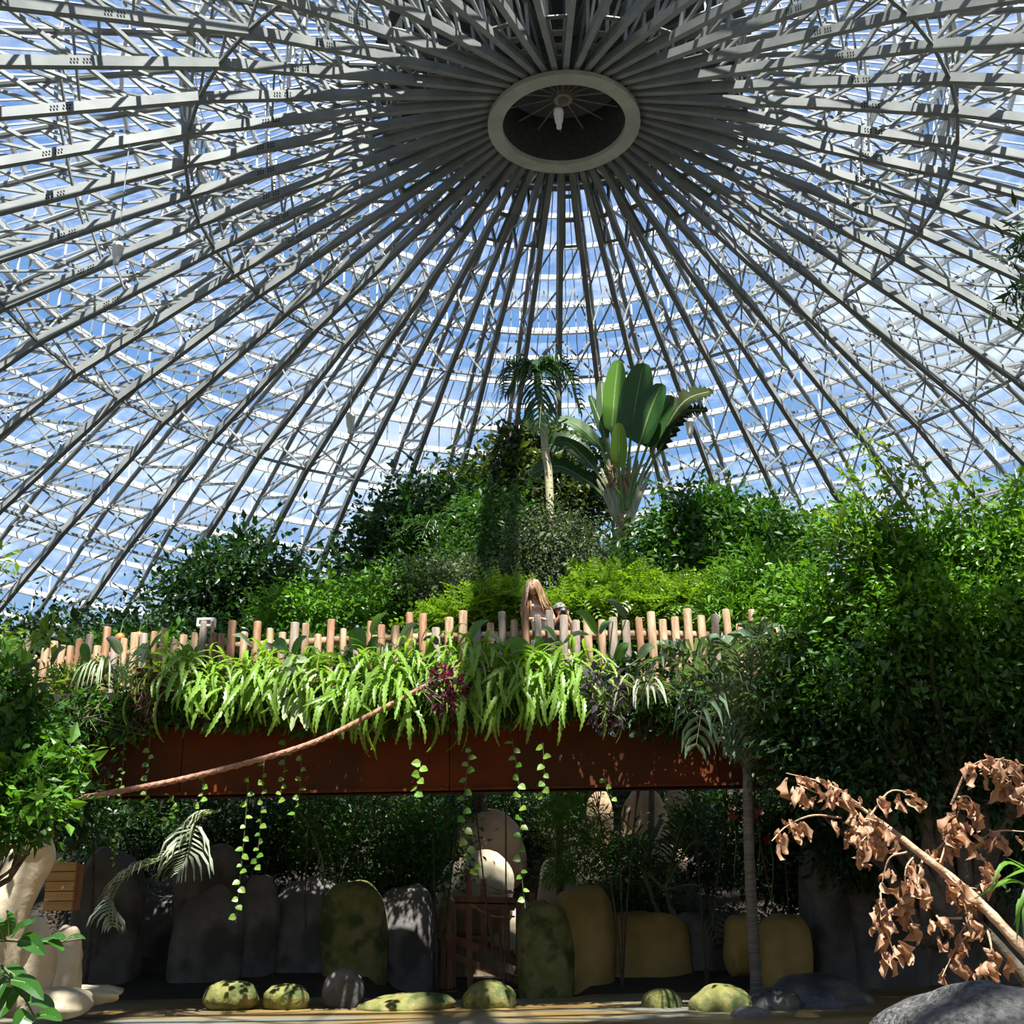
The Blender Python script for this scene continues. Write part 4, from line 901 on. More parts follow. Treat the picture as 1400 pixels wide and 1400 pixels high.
bushy('trailing_plant', 'dark green trailing plant left of the pale strap leaved plant', 'plant', 850, 930, 40, 40, 160, .13, LM['dark'], 79, Yc=17.5)
bushy('filler_plant', 'low green planting filling the trough behind the ferns', 'plant', 560, 915, 330, 22, 1400, .12, LM['mid'], 80, Yc=17.75, ry=.12)
bushy('filler_plant', 'dark trailing planting covering the trough front under the sword ferns', 'plant', 520, 968, 330, 34, 1700, .12, LM['mid'], 83, Yc=17.38, ry=.08, droop=.6)
bushy('filler_plant', 'dark trailing planting covering the trough front at the right end', 'plant', 960, 975, 140, 34, 700, .13, LM['dark'], 84, Yc=17.38, ry=.08, droop=.6)
bushy('filler_plant', 'trailing planting covering the trough front at the left end', 'plant', 130, 975, 110, 36, 700, .11, LM['mid'], 85, Yc=17.38, ry=.08, droop=.6)
bushy('filler_plant', 'dark low planting in the right of the trough', 'plant', 950, 930, 150, 34, 700, .13, LM['dark'], 81, Yc=17.7, ry=.15)
bushy('filler_plant', 'low green planting in the left of the trough', 'plant', 130, 935, 140, 26, 600, .12, LM['mid'], 82, Yc=18.3, ry=.15)
def strappy(px, py, n, ln, wd, m, lab, seed, Yc=17.25, spread=1.0):
    c = at(px, py, Yc); t = thing('spider_plant', lab, 'plant', c); r = R(seed)
    for i in range(n):
        a_ = r.uniform(-PI, 0) if r.random() < .8 else r.uniform(0, PI); d = np.array([math.cos(a_) * spread, math.sin(a_), 0]); l_ = ln * r.uniform(.6, 1.15)
        P = spline([(0, 0, 0), d * l_ * .35 + [0, 0, l_ * r.uniform(.15, .45)], d * l_ * .65 + [0, 0, l_ * .1], d * l_ * .8 + [0, 0, -l_ * r.uniform(.2, .5)]], 9)
        mb = MB(); mb.add(*ribbon(P, wd * np.array([.5, .8, 1, 1, 1, .9, .7, .45, .05]), (0, 0, 1), .1)); mb.build('leaf', m, t)
bushy('trailing_plant', 'dark leafy plant covering the trough right of the strap leaved plant', 'plant', 925, 955, 50, 34, 320, .13, LM['mid'], 86, Yc=17.25)
strappy(140, 925, 40, .62, .03, LM['pale'], 'pale spider plant below the left posts', 1, Yc=18.0)
strappy(205, 905, 14, .55, .07, LM['pale'], 'pale broad strap leaved plant beside the burgundy trailing plant', 2, Yc=17.8)
strappy(528, 895, 26, .42, .025, LM['pale'], 'pale fine leaved plant above the large sword fern', 3, Yc=17.5)
strappy(880, 955, 22, .70, .05, LM['dried'], 'grey green strap leaved plant hanging left of the front palm', 4, Yc=17.0)
# pale lobed leaves hanging between the ferns
c = at(395, 930, 17.0); t = thing('lobed_leaf_plant', 'pale lobed leaves hanging between the left sword ferns', 'plant', c); r = R(91)
for (bx, by, tx, ty, wp) in ((380, 915, 425, 905, 18), (372, 935, 420, 918, 16), (398, 935, 378, 960, 20), (405, 950, 388, 985, 22), (415, 940, 398, 1000, 18), (380, 950, 372, 980, 14), (430, 920, 412, 945, 18), (402, 960, 420, 1000, 16)):
    blade('leaf', at(bx, by, 17.0), at(tx, ty, 16.8), wp / ppm(17), (r.normal() * .3, -1, .5), LM['pale'], t, c, bend=.15, torn=.35, r=r, n=14, stem=c + [0, .2, .1], petiole=.008)
# paddle leaved plants rising through the fence
pads = [
    ('paddle_leaf_plant', 'paddle leaved plant with broad upright leaves left of the middle posts', (500, 925), [((508, 868), (526, 840), 18, 'bright'), ((490, 890), (484, 858), 26, 'paddle'), ((505, 895), (518, 872), 20, 'paddle'), ((548, 880), (570, 852), 14, 'pale'), ((478, 900), (470, 888), 22, 'grey')]),
    ('paddle_leaf_plant', 'small rounded leaf plant by the sign box', (262, 915), [((258, 905), (252, 882), 18, 'bright'), ((266, 900), (276, 884), 16, 'bright'), ((250, 890), (235, 905), 14, 'bright')]),
    ('paddle_leaf_plant', 'plant with bent broad leaves below the pale posts right of the sign box', (340, 920), [((345, 885), (318, 868), 10, 'pale'), ((375, 885), (350, 895), 14, 'grey'), ((372, 880), (392, 895), 20, 'paddle'), ((400, 895), (420, 870), 12, 'paddle')]),
    ('paddle_leaf_plant', 'paddle leaved plant with one leaf crossing the posts left of the woman', (620, 930), [((637, 880), (668, 848), 12, 'paddle'), ((600, 880), (578, 876), 14, 'grey'), ((590, 900), (592, 880), 18, 'yellow'), ((618, 890), (612, 872), 12, 'bright')]),
    ('paddle_leaf_plant', 'plant with the biggest glossy paddle leaf below the woman', (712, 925), [((722, 905), (690, 880), 34, 'bright'), ((700, 900), (665, 885), 14, 'bright'), ((735, 890), (770, 880), 16, 'grey'), ((760, 876), (740, 858), 12, 'pale'), ((740, 890), (730, 872), 16, 'bright'), ((770, 880), (806, 868), 10, 'pale'), ((690, 885), (656, 868), 10, 'pale'), ((720, 915), (700, 898), 22, 'bright')]),
    ('paddle_leaf_plant', 'tall paddle leaved plant right of the crouching visitor', (828, 935), [((816, 868), (786, 836), 20, 'bright'), ((856, 846), (828, 820), 12, 'grey'), ((838, 850), (820, 868), 16, 'paddle'), ((875, 900), (895, 885), 20, 'grey'), ((842, 905), (860, 880), 14, 'paddle')]),
    ('paddle_leaf_plant', 'dark broad leaved plant at the left end of the fence', (25, 930), [((20, 905), (8, 870), 26, 'paddle'), ((45, 900), (62, 878), 24, 'paddle'), ((35, 920), (30, 890), 22, 'bright'), ((70, 910), (90, 885), 16, 'grey'), ((5, 930), (-10, 895), 22, 'bright')]),
    ('paddle_leaf_plant', 'broad leaved plant below the left fence bend', (165, 925), [((165, 895), (145, 872), 16, 'grey'), ((180, 900), (205, 888), 14, 'paddle'), ((205, 888), (228, 868), 10, 'bright'), ((120, 905), (112, 880), 14, 'paddle')]),
]
for (nm, lab, bp, ls) in pads:
    Yc = 17.45 if bp[0] > 200 else 18.0; b0 = at(*bp, Yc); t = thing(nm, lab, 'plant', b0); r = R(bp[0])
    for (a, b, wp, mm) in ls:
        dy = r.uniform(-.2, .0); blade('leaf', at(*a, Yc + dy), at(*b, Yc + dy - .1), wp / ppm(Yc), (r.normal() * .5, -1, .7), LM[mm], t, b0, bend=.18, n=14, stem=b0, petiole=.014, bdir=(0, -.3, 1))
# oranges and a small lantern-like fruit behind the left posts
for (px, py) in ((164, 872), (190, 870), (209, 897)):
    c = at(px, py, 19.6 if py < 890 else 18.9); V, F = rock((0, 0, 0), (.085, .085, .085), 3, .02, nu=14, nv=9); t = thing('orange_fruit', {164: 'orange fruit between the left posts, farthest left', 190: 'orange fruit right above the left posts', 209: 'small orange fruit low between the left posts'}[px], 'fruit', c)
    link_mesh('flesh', V, F, m_fruit, t, True); mb = MB(); addtube(mb, [(0, 0, .08), (.02, .02, .3), (.1, .1, .5)], .01, 4); mb.build('stalk', m_stem, t)

# hanging vines with heart leaves
HV, HF = [], []
hv = np.array([(0, 0, 0), (.12, .40, .03), (.45, .46, .02), (.8, .22, -.03), (1, 0, -.10), (.8, -.22, -.03), (.45, -.46, .02), (.12, -.40, .03), (.42, 0, -.05)])
hf = np.array([(8, (i + 1) % 8, i) for i in range(8)])
o = link_mesh('leaf', hv * .15, hf, LM['bright']); HEART = o.data; bpy.data.objects.remove(o)
o = link_mesh('leaf', hv * .15, hf, LM['fern']); HEART2 = o.data; bpy.data.objects.remove(o)
def vine(pts, n, lab, seed, Yc=17.25, sc=1.0, me=None):
    sc *= .78 if pts[0][0] > 500 else .68
    P = spline([at(x, y, Yc) for x, y in pts], 40); o0 = P[0]; r = R(seed); t = thing('hanging_vine', lab, 'vine', o0, 'leafy vines hanging below the beam')
    mb = MB(); addtube(mb, P[::3], .006, 4); mb.build('stem', m_vstem, t, off=o0)
    for i in range(n):
        p = P[min(39, int((i + .5) / n * 39 + r.uniform(-.3, .3)))] - o0; s_ = 1 if i % 2 else -1
        yaw = (0 if s_ > 0 else PI) + r.normal() * .35 - s_ * .5; q = sc * r.uniform(.75, 1.15)
        m4 = Matrix.Translation([float(v) for v in p]) @ Matrix.Rotation(yaw, 4, 'Z') @ Matrix.Rotation(r.uniform(.0, .6), 4, 'Y') @ Matrix.Rotation(s_ * .9 + r.normal() * .25, 4, 'X') @ Matrix.Scale(q, 4)
        o = bpy.data.objects.new('leaf', me or (HEART2 if r.random() < .7 else HEART)); COL.objects.link(o); o.parent = t; o.matrix_local = m4
vine([(643, 1020), (638, 1060), (634, 1110), (640, 1160), (655, 1200)], 15, 'vine of heart leaves hanging in front of the left end of the stairs', 1, Yc=16.5)
vine([(700, 1010), (708, 1060), (712, 1120), (712, 1180), (718, 1242)], 17, 'long heart leaved vine hanging in front of the right end of the stairs', 2, Yc=16.5)
vine([(742, 1015), (744, 1060), (742, 1092)], 7, 'short heart leaved vine just right of the long one', 3, Yc=16.5)
vine([(575, 1040), (573, 1062), (566, 1090)], 6, 'short heart leaved vine under the longest drooping fern', 4, Yc=16.5)
vine([(361, 1040), (358, 1100), (354, 1150), (349, 1190)], 14, 'thin heart leaved vine right of the dry palm frond', 5)
vine([(340, 1060), (334, 1140), (328, 1200), (322, 1262)], 15, 'longest thin vine reaching down to the narrow rock pillar', 6)
vine([(390, 1010), (388, 1060), (380, 1100)], 8, 'short vine below the pale lobed leaves', 7)
vine([(412, 1030), (410, 1080), (402, 1118)], 7, 'short vine right of the one below the pale lobed leaves', 8)
vine([(170, 1010), (166, 1070), (158, 1140), (155, 1185)], 20, 'small leaved vine hanging left of the dry palm frond', 9, sc=.7)
vine([(205, 960), (204, 1020), (200, 1080), (196, 1120)], 18, 'vine hanging from the burgundy trailing plant', 10, sc=.9)
vine([(278, 1060), (276, 1090), (266, 1105)], 6, 'short vine crossing the rope over the beam', 11, sc=.85)
vine([(230, 1085), (240, 1105), (222, 1125)], 10, 'tangled short vine below the rope on the left', 12, sc=.9)
vine([(78, 1030), (76, 1080), (84, 1130), (80, 1160)], 16, 'vine hanging at the left end of the beam', 13, sc=.9)
vine([(826, 1060), (830, 1080), (840, 1095)], 4, 'dim short vine under the slate purple plant', 14, sc=.8)

# the brown rope rising from the left bush to the burgundy plant
P = spline([at(20, 1103, 15.5), at(57, 1099, 15.6), at(150, 1084, 15.8), at(270, 1060, 16.0), at(420, 1018, 16.25), at(520, 970, 16.5), at(592, 932, 16.6)], 60)
mb = MB(); 
for s_ in range(3):
    t_ = np.linspace(0, 60 * PI, 60 * 1); ph = s_ * 2 * PI / 3; T = unit(np.gradient(P, axis=0)); sd_ = unit(np.cross(T, (0, 0, 1))); u_ = np.cross(sd_, T)
    rad = .016 + 0 * t_; tt = np.arange(60) * 2.1 + ph
    addtube(mb, P + sd_ * (np.cos(tt) * rad)[:, None] + u_ * (np.sin(tt) * rad)[:, None], np.linspace(.030, .028, 60), 7)
o = mb.build('climbing_rope', m_rope, None, True, off=P[30]); o.location = P[30]; tag(o, 'thick brown rope slanting up from the left bush to the burgundy plant', 'rope')

# slender front palm on the right
b0 = at(1034, 1350, 18.2); t = thing('front_palm', 'slender grey trunked palm standing in front of the beam on the right', 'palm', b0); r = R(101)
top = at(1022, 1048, 16.6); P = spline([b0 - [0, 0, .25], at(1030, 1280, 17.8), at(1024, 1160, 17.1), top], 26)
mb = MB(); addtube(mb, P, np.interp(np.linspace(0, 1, 26), [0, .1, 1], [.14, .085, .065]) * (1 + .05 * (np.arange(26) % 2)), 10); mb.build('trunk', m_palm_grey, t, True, off=b0)
crown_c = at(1020, 985, 16.4)
fr_spec = [((1000, 1010), (968, 930), (962, 955), (950, 1030)), ((1010, 1000), (960, 920), (905, 905), (872, 965)), ((1000, 960), (960, 900), (935, 890), (900, 880)), ((1020, 960), (1010, 900), (1000, 885), (985, 872)),
           ((1030, 960), (1045, 900), (1060, 880), (1085, 868)), ((1035, 970), (1070, 910), (1100, 905), (1130, 930)), ((1025, 950), (1030, 890), (1035, 870), (1040, 850)), ((1015, 980), (985, 940), (975, 935), (940, 925)), ((1040, 1000), (1075, 960), (1100, 955), (1120, 985))]
for (a, b, c, d) in fr_spec:
    k0 = len(t.children)
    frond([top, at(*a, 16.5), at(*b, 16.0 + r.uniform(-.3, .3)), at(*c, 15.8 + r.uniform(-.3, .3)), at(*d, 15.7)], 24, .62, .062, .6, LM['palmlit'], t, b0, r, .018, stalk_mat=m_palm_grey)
for (x1, y1) in ((985, 1010), (1060, 1005), (1010, 985)):
    mb = MB(); addtube(mb, spline([top, at((1022 + x1) / 2, 1030, 16.6), at(x1, y1, 16.4)], 6), .016, 5); mb.build('leaf_stalk', m_palm_grey, t, off=b0)
# bright young fan in the middle of the crown
o0 = at(965, 960, 17.0); t = thing('young_palm', 'bright green young palm shoot with stiff upright leaflets', 'palm', o0)
for (x1, y1) in ((945, 895), (955, 898), (966, 905), (976, 905), (986, 912), (938, 905), (930, 915), (1000, 915)):
    a = at(975, 955, 17.0); b = at(x1, y1, 16.9); blade('leaflet', a, b, .085, (.1, -1, .3), LM['bright'], t, o0, bend=.06, n=10, fold=.2)

# ------------------------------------------------------------------ left front foliage
plant('vine_bush', 'leafy climbing bush covering the left edge beside the rope', 'bush', [blob(5, 940, 36, 34, 12.5, 16, 34, .13), blob(20, 1000, 40, 36, 12.5, 20, 34, .14), blob(30, 1085, 48, 30, 12.4, 34, 36, .13), blob(80, 1075, 18, 44, 12.8, 14, 26, .10), blob(5, 1130, 40, 22, 12.2, 14, 34, .12)], LM['mid'], np.array([-6.6, 13.0, .9]), R(111), .125, trunk=.05, nbr=20, lo=.2)
plant('vine_bush', 'bush leaves round the lower end of the rope, sunlight put into their bright green', 'bush', [blob(45, 1092, 46, 18, 12.1, 13, 24, .10), blob(95, 1030, 14, 30, 12.4, 8, 16, .09), blob(30, 1045, 36, 20, 12.1, 6, 20, .1)], LM['bright'], np.array([-6.3, 12.7, .9]), R(115), .12, trunk=.02, nbr=8, lo=.2)  # brighter copy of the bush leaves; the sunlight is in their colour
plant('vine_bush', 'dark hanging growth behind the left end of the beam', 'bush', [blob(40, 1040, 60, 80, 17.0, 70, 50, .22), blob(95, 1110, 40, 40, 17.0, 30, 50, .2)], LM['dark'], np.array([-8.6, 17.2, .3]), R(116), .11, trunk=.03, nbr=0, lo=.2)
o0 = at(40, 900, 14.0); t = thing('young_shoot', 'pale fresh leafy shoots standing up at the left end of the fence', 'branch', o0); r = R(112)
for (x0, y0, x1, y1, n) in ((10, 900, 50, 868, 26), (20, 890, 90, 862, 34), (0, 880, 12, 850, 16), (-5, 790, 14, 765, 22)):
    P = spline([at(x0, y0, 14), at((x0 + x1) / 2, (y0 + y1) / 2 - 8, 14), at(x1, y1, 14)], 14); mb = MB(); addtube(mb, P, np.linspace(.012, .004, 14), 5); s_ = mb.build('shoot', m_stem, t, off=o0)
    pos = P[r.integers(3, 14, n)] + r.normal(size=(n, 3)) * .07; V_, F_ = leaves(pos, unit(r.normal(size=(n, 3)) + [.3, 0, .2]), .15, r, NARROW_V * [1, 1.5, 1]); mb = MB(); mb.add(V_, F_); mb.build('foliage', LM['yellow'], s_, off=o0)['kind'] = 'stuff'
o0 = at(-20, 1300, 6.0); t = thing('foreground_branch', 'dark glossy leaved branch in the lower left foreground', 'branch', o0); r = R(113)
for pts, ls in (([(-30, 1290), (10, 1285), (60, 1290), (115, 1283)], [((15, 1282), (45, 1262), 18), ((25, 1286), (62, 1306), 22), ((50, 1288), (88, 1302), 18), ((62, 1288), (90, 1285), 14), ((88, 1286), (117, 1284), 8), ((5, 1284), (-10, 1255), 20), ((12, 1280), (8, 1245), 18), ((30, 1280), (50, 1258), 12)]),
                ([(-30, 1330), (0, 1320), (25, 1350), (50, 1395)], [((5, 1322), (40, 1370), 24), ((15, 1340), (60, 1368), 20), ((20, 1350), (0, 1392), 26), ((35, 1372), (75, 1380), 20), ((40, 1385), (20, 1412), 24), ((46, 1392), (85, 1396), 18), ((-5, 1322), (-14, 1360), 20), ((10, 1335), (-10, 1380), 20)])):
    P = spline([at(x, y, 6.0) for x, y in pts], 16); mb = MB(); addtube(mb, P, np.linspace(.012, .004, 16), 5); s_ = mb.build('twig', m_vstem, t, off=o0)
    for (a, b, wp) in ls:
        dy = r.uniform(-.12, .12); blade('leaf', at(*a, 6 + dy), at(*b, 6 + dy - .08), wp / ppm(6), (r.normal() * .4, -.8, .8), LM['glossy'], t, o0, bend=.12, n=9, fold=.14, petiole=.004)
# bright grassy leaves at the right edge
o0 = at(1420, 1260, 5.8); t = thing('grassy_plant', 'bright green strap leaves at the right edge beside the dead branch', 'plant', o0); r = R(114)
for (a, b, c, w_) in (((1450, 1230), (1380, 1180), (1352, 1218), 8), ((1450, 1215), (1400, 1185), (1376, 1172), 7), ((1440, 1240), (1385, 1205), (1330, 1230), 9), ((1450, 1260), (1398, 1230), (1390, 1290), 8), ((1450, 1240), (1410, 1210), (1386, 1265), 8), ((1460, 1220), (1410, 1190), (1365, 1205), 7), ((1450, 1250), (1405, 1225), (1400, 1300), 8)):
    P = spline([at(*a, 5.8), at(*b, 5.7), at(*c, 5.6)], 12); mb = MB(); mb.add(*ribbon(P, w_ / ppm(5.8) * np.sin(PI * np.linspace(.25, .99, 12)), (0, -.6, .8), .15)); mb.build('leaf', LM['bright'], t, off=o0)

# ------------------------------------------------------------------ the dead branch
Y = 7.4
o0 = at(1395, 1290, Y); t = thing('dead_branch', 'fallen dead branch with curled brown leaves in the lower right', 'branch', o0); r = R(121)
main = spline([at(1450, 1352, Y - .3), at(1392, 1290, Y - .1), at(1330, 1225, Y), at(1262, 1170, Y), at(1205, 1125, Y + .1), at(1160, 1092, Y + .1)], 30)
mb = MB(); addtube(mb, main, np.interp(np.linspace(0, 1, 30), [0, .25, .7, 1], [.046, .032, .021, .006]) * (1 + .08 * np.sin(np.arange(30) * 2.3)), 9); mb.build('limb', m_deadwood, t, True, off=o0)
limb2 = spline([at(1440, 1385, Y), at(1380, 1310, Y + .1), at(1340, 1262, Y + .15)], 12); mb = MB(); addtube(mb, limb2, np.linspace(.05, .02, 12), 8); mb.build('limb', m_bark, t, True, off=o0)
def dead_leaf(seed):
    r = R(seed); n = 9; tt = np.linspace(0, 1, n)
    P = np.stack([tt, .10 * np.sin(tt * 4 + r.uniform(0, 6)), .16 * np.sin(tt * 5 + r.uniform(0, 6))], 1)
    wd = (.36 * np.sin(PI * np.clip(tt * .95 + .04, 0, 1)) ** .7) * (1 + .25 * np.sin(tt * 19 + r.uniform(0, 6)))
    tw = tt * r.uniform(-2.2, 2.2); nrm = np.stack([0 * tt, np.sin(tw), np.cos(tw)], 1)
    V, F = ribbon(P, wd, nrm, r.uniform(.5, 1.1)); V[:n, 2] += .08 * np.sin(tt * 11); V[2 * n:, 2] -= .08 * np.sin(tt * 13)
    o = link_mesh('leaf', V, F, LM['dead'], None, True); d = o.data; bpy.data.objects.remove(o); return d
DL = [dead_leaf(300 + i) for i in range(9)]
def dleaf(p, sz):
    d = unit(np.array([r.normal() * .45, r.normal() * .45, -1]))
    q = Vector(d).to_track_quat('X', 'Z').to_matrix().to_4x4()
    m4 = Matrix.Translation([float(v) for v in (p - o0)]) @ q @ Matrix.Rotation(r.uniform(0, 6.28), 4, 'X') @ Matrix.Scale(sz, 4)
    o = bpy.data.objects.new('leaf', DL[r.integers(0, 9)]); COL.objects.link(o); o.parent = t; o.matrix_local = m4
twigs = [  # twig polyline in the photograph, number of leaves hung from it
    ([(1175, 1100), (1130, 1072), (1075, 1057)], 13, (.0, 1)), ([(1180, 1105), (1120, 1085), (1090, 1072)], 9, (0, 1)), ([(1150, 1118), (1110, 1115), (1075, 1130), (1055, 1150)], 9, (.2, 1)),
    ([(1190, 1115), (1215, 1083), (1240, 1084), (1268, 1100)], 5, (.2, 1)), ([(1205, 1125), (1180, 1120), (1160, 1135)], 18, (.1, 1)), ([(1215, 1140), (1190, 1140), (1170, 1160)], 16, (.1, 1)),
    ([(1240, 1165), (1215, 1175), (1203, 1220)], 3, (.6, 1)), ([(1203, 1220), (1208, 1260), (1225, 1310)], 16, (.1, 1)), ([(1250, 1170), (1238, 1190), (1240, 1240), (1252, 1270)], 16, (.1, 1)),
    ([(1262, 1170), (1255, 1210), (1262, 1230)], 8, (.1, 1)), ([(1270, 1175), (1300, 1140), (1310, 1110)], 10, (.2, 1)), ([(1285, 1180), (1305, 1125), (1330, 1155)], 12, (.2, 1)),
    ([(1300, 1100), (1325, 1050), (1365, 1038), (1410, 1050)], 22, (.35, 1)), ([(1340, 1058), (1370, 1062), (1400, 1090)], 12, (.2, 1)), ([(1310, 1090), (1325, 1090), (1332, 1112)], 6, (.3, 1)),
    ([(1338, 1150), (1365, 1136), (1400, 1137)], 8, (.3, 1)), ([(1290, 1190), (1310, 1210), (1335, 1215)], 12, (.1, 1)), ([(1320, 1220), (1325, 1255), (1310, 1280)], 10, (.2, 1)),
    ([(1315, 1255), (1285, 1258), (1290, 1280)], 5, (.5, 1)), ([(1330, 1270), (1305, 1300), (1288, 1335)], 5, (.4, 1)), ([(1350, 1270), (1355, 1300), (1345, 1330)], 8, (.2, 1)), ([(1345, 1215), (1352, 1190), (1340, 1168)], 6, (.2, 1)), ([(1345, 1330), (1358, 1355), (1366, 1368)], 5, (.4, 1))]
for pts, n, (lo_, hi_) in twigs:
    P = spline([at(x, y, Y + r.uniform(-.12, .12)) for x, y in pts], 14); mb = MB(); addtube(mb, P, np.linspace(.007, .003, 14), 4); mb.build('twig', m_deadwood, t, off=o0)
    for i in range(int(n * 1.3)): dleaf(P[int(r.uniform(lo_, hi_) * 13)] + r.normal(size=3) * .022, r.uniform(.08, .16))

# ------------------------------------------------------------------ the two visitors on the bridge
def skin_body(name, joints, edges, m, parent, sub=2):
    me = bpy.data.meshes.new(name); me.from_pydata([j[0] for j in joints], edges, []); me.materials.append(m)
    o = bpy.data.objects.new(name, me); COL.objects.link(o); o.parent = parent
    md = o.modifiers.new('skin', 'SKIN'); md.use_smooth_shade = True
    for i, j in enumerate(joints):
        rr = j[1] if isinstance(j[1], tuple) else (j[1], j[1]); me.skin_vertices[0].data[i].radius = rr; me.skin_vertices[0].data[i].use_root = (i == 0)
    ss = o.modifiers.new('sub', 'SUBSURF'); ss.levels = ss.render_levels = sub
    dg = bpy.context.evaluated_depsgraph_get(); ev = o.evaluated_get(dg); me2 = bpy.data.meshes.new_from_object(ev)
    o.modifiers.clear(); o.data = me2
    if not me2.materials: me2.materials.append(m)
    me2.polygons.foreach_set('use_smooth', np.ones(len(me2.polygons), bool))
    return o
def head_mesh(c, s, face, tilt=0.0):
    """head with brow, nose, chin and ears, looking along `face`"""
    V, F = sphere_mesh(28, 20); V = V.copy()
    x, y, z = V[:, 0], V[:, 1], V[:, 2]
    V[:, 0] *= .78; V[:, 1] *= .95; V[:, 2] *= 1.15
    fr_ = np.clip(y, 0, 1)
    V[:, 1] += .20 * np.exp(-((x / .16) ** 2 + ((z + .05) / .2) ** 2)) * (y > 0)            # nose
    V[:, 1] -= .08 * (np.exp(-(((np.abs(x) - .36) / .17) ** 2 + ((z - .14) / .13) ** 2))) * (y > 0)   # eye sockets
    V[:, 1] += .05 * np.exp(-((x / .28) ** 2 + ((z + .46) / .07) ** 2)) * (y > 0)            # lips
    V[:, 1] += .09 * np.exp(-((x / .3) ** 2 + ((z + .80) / .16) ** 2)) * (y > 0)             # chin
    V[:, 0] *= 1 - .22 * np.clip(-z, 0, 1)
    V[:, 0] += np.sign(x) * .12 * np.exp(-((y / .14) ** 2 + ((z + .02) / .2) ** 2))          # ears
    f = unit(np.array(face, float)); r_ = unit(np.cross(f, (0, 0, 1))); u = np.cross(r_, f)
    return (V * s) @ np.stack([r_, f, u]) + np.asarray(c), F
def hand(parent, wrist, d, palmn, s, m):
    """palm, four fingers of unequal length and a thumb"""
    d = unit(np.array(d, float)); n = unit(np.array(palmn, float)); sd_ = np.cross(d, n); mb = MB()
    w = np.asarray(wrist, float)
    J = [(tuple(w), .026 * s), (tuple(w + d * .05 * s), (.036 * s, .018 * s)), (tuple(w + d * .09 * s), (.036 * s, .016 * s))]; E_ = [(0, 1), (1, 2)]
    for k, l in enumerate((.072, .082, .078, .06)):
        b = w + d * .09 * s + sd_ * (.024 - .016 * k) * s; i0 = len(J)
        for q, cc in ((0.0, 0), (.45, .12), (.8, .38), (1, .62)): J.append((tuple(b + (d * q + n * cc * .7) * l * s), .0085 * s))
        E_ += [(2, i0), (i0, i0 + 1), (i0 + 1, i0 + 2), (i0 + 2, i0 + 3)]
    i0 = len(J)
    for q in (0, .5, 1): J.append((tuple(w + d * (.03 + .045 * q) * s + sd_ * (.03 + .03 * q) * s + n * .02 * q * s), .010 * s))
    E_ += [(1, i0), (i0, i0 + 1), (i0 + 1, i0 + 2)]
    return J, E_
DECK = 4.8
wx = at(737, 830, 18.75)[0]
w0 = np.array([wx, 18.75, DECK]); wm = thing('person', 'woman with long light brown hair in a white sleeveless top leaning on the fence', 'person', w0)
J = [((0.06, .10, .86), (.15, .11)), ((.04, .05, 1.02), (.13, .09)), ((.0, -.02, 1.18), (.145, .10)), ((-.03, -.08, 1.32), (.13, .085)), ((-.06, -.12, 1.41), (.052, .05)), ((-.08, -.15, 1.48), (.05, .05)),
     ((.13, -.06, 1.335), .062), ((.19, -.12, 1.18), .047), ((.235, -.20, 1.04), .040), ((.13, -.30, 1.015), .033), ((.03, -.36, 1.01), .026),
     ((-.20, -.10, 1.315), .060), ((-.27, -.18, 1.17), .046), ((-.26, -.27, 1.04), .040), ((-.15, -.33, 1.02), .033), ((-.05, -.37, 1.02), .026),
     ((.15, .10, .80), .10), ((.16, .09, .45), .07), ((.16, .12, .10), .045), ((.16, .02, .04), .04), ((-.04, .10, .80), .10), ((-.05, .07, .45), .07), ((-.05, .12, .10), .045), ((-.05, .02, .04), .04)]
Ee = [(0, 1), (1, 2), (2, 3), (3, 4), (4, 5), (3, 6), (6, 7), (7, 8), (8, 9), (9, 10), (3, 11), (11, 12), (12, 13), (13, 14), (14, 15), (0, 16), (16, 17), (17, 18), (18, 19), (0, 20), (20, 21), (21, 22), (22, 23)]
for wi, dd in ((10, (-1, -.5, -.1)), (15, (1, -.5, -.1))):
    Jh, Eh = hand(None, J[wi][0], dd, (0, .3, -1), 1.0, m_skin); n0 = len(J); J += Jh[1:]; Ee += [(wi if a == 0 else n0 + a - 1, n0 + b - 1) for a, b in Eh]
body = skin_body('body', J, Ee, m_skin, wm)
hc = np.array([-.10, -.20, 1.58]); V, F = head_mesh(hc, .105, (-.80, -.42, -.42)); link_mesh('head', V, F, m_skin, wm, True)
# white top: a shell round the torso, open at the shoulders
tp_ = spline([(.06, .10, .84), (.04, .05, 1.02), (.0, -.02, 1.18), (-.025, -.07, 1.30)], 12); mb = MB(); n = 20; a_ = np.arange(n) * 2 * PI / n
V = np.concatenate([p + np.stack([np.cos(a_) * rx, np.sin(a_) * ry, 0 * a_], 1) for p, rx, ry in zip(tp_, np.linspace(.172, .158, 12), np.linspace(.135, .115, 12))])
i = np.arange(11)[:, None] * n; j = np.arange(n)[None]; j2 = (j + 1) % n; mb.add(V, np.stack([i + j, i + j2, i + n + j2, i + n + j], -1).reshape(-1, 4))
for sx in (-.11, .07): mb.add(*bar((sx, -.19, 1.28), (sx, -.08, 1.39), .035, .012)); mb.add(*bar((sx, -.08, 1.39), (sx, .05, 1.28), .035, .012))
mb.build('white_top', m_cloth_white, wm, True)
mb = MB()
for sx in (.15, -.045): V, F, T = tube([(sx, .10, .88), (sx + .005, .09, .45), (sx + .005, .12, .08)], [.12, .088, .062], 12); n0 = mb.n; mb.V.append(V); mb.n += len(V); mb.Q.append(F + n0); mb.T.append(T + n0)
mb.build('trousers', m_cloth_dark, wm, True)
r = R(131); mb = MB()
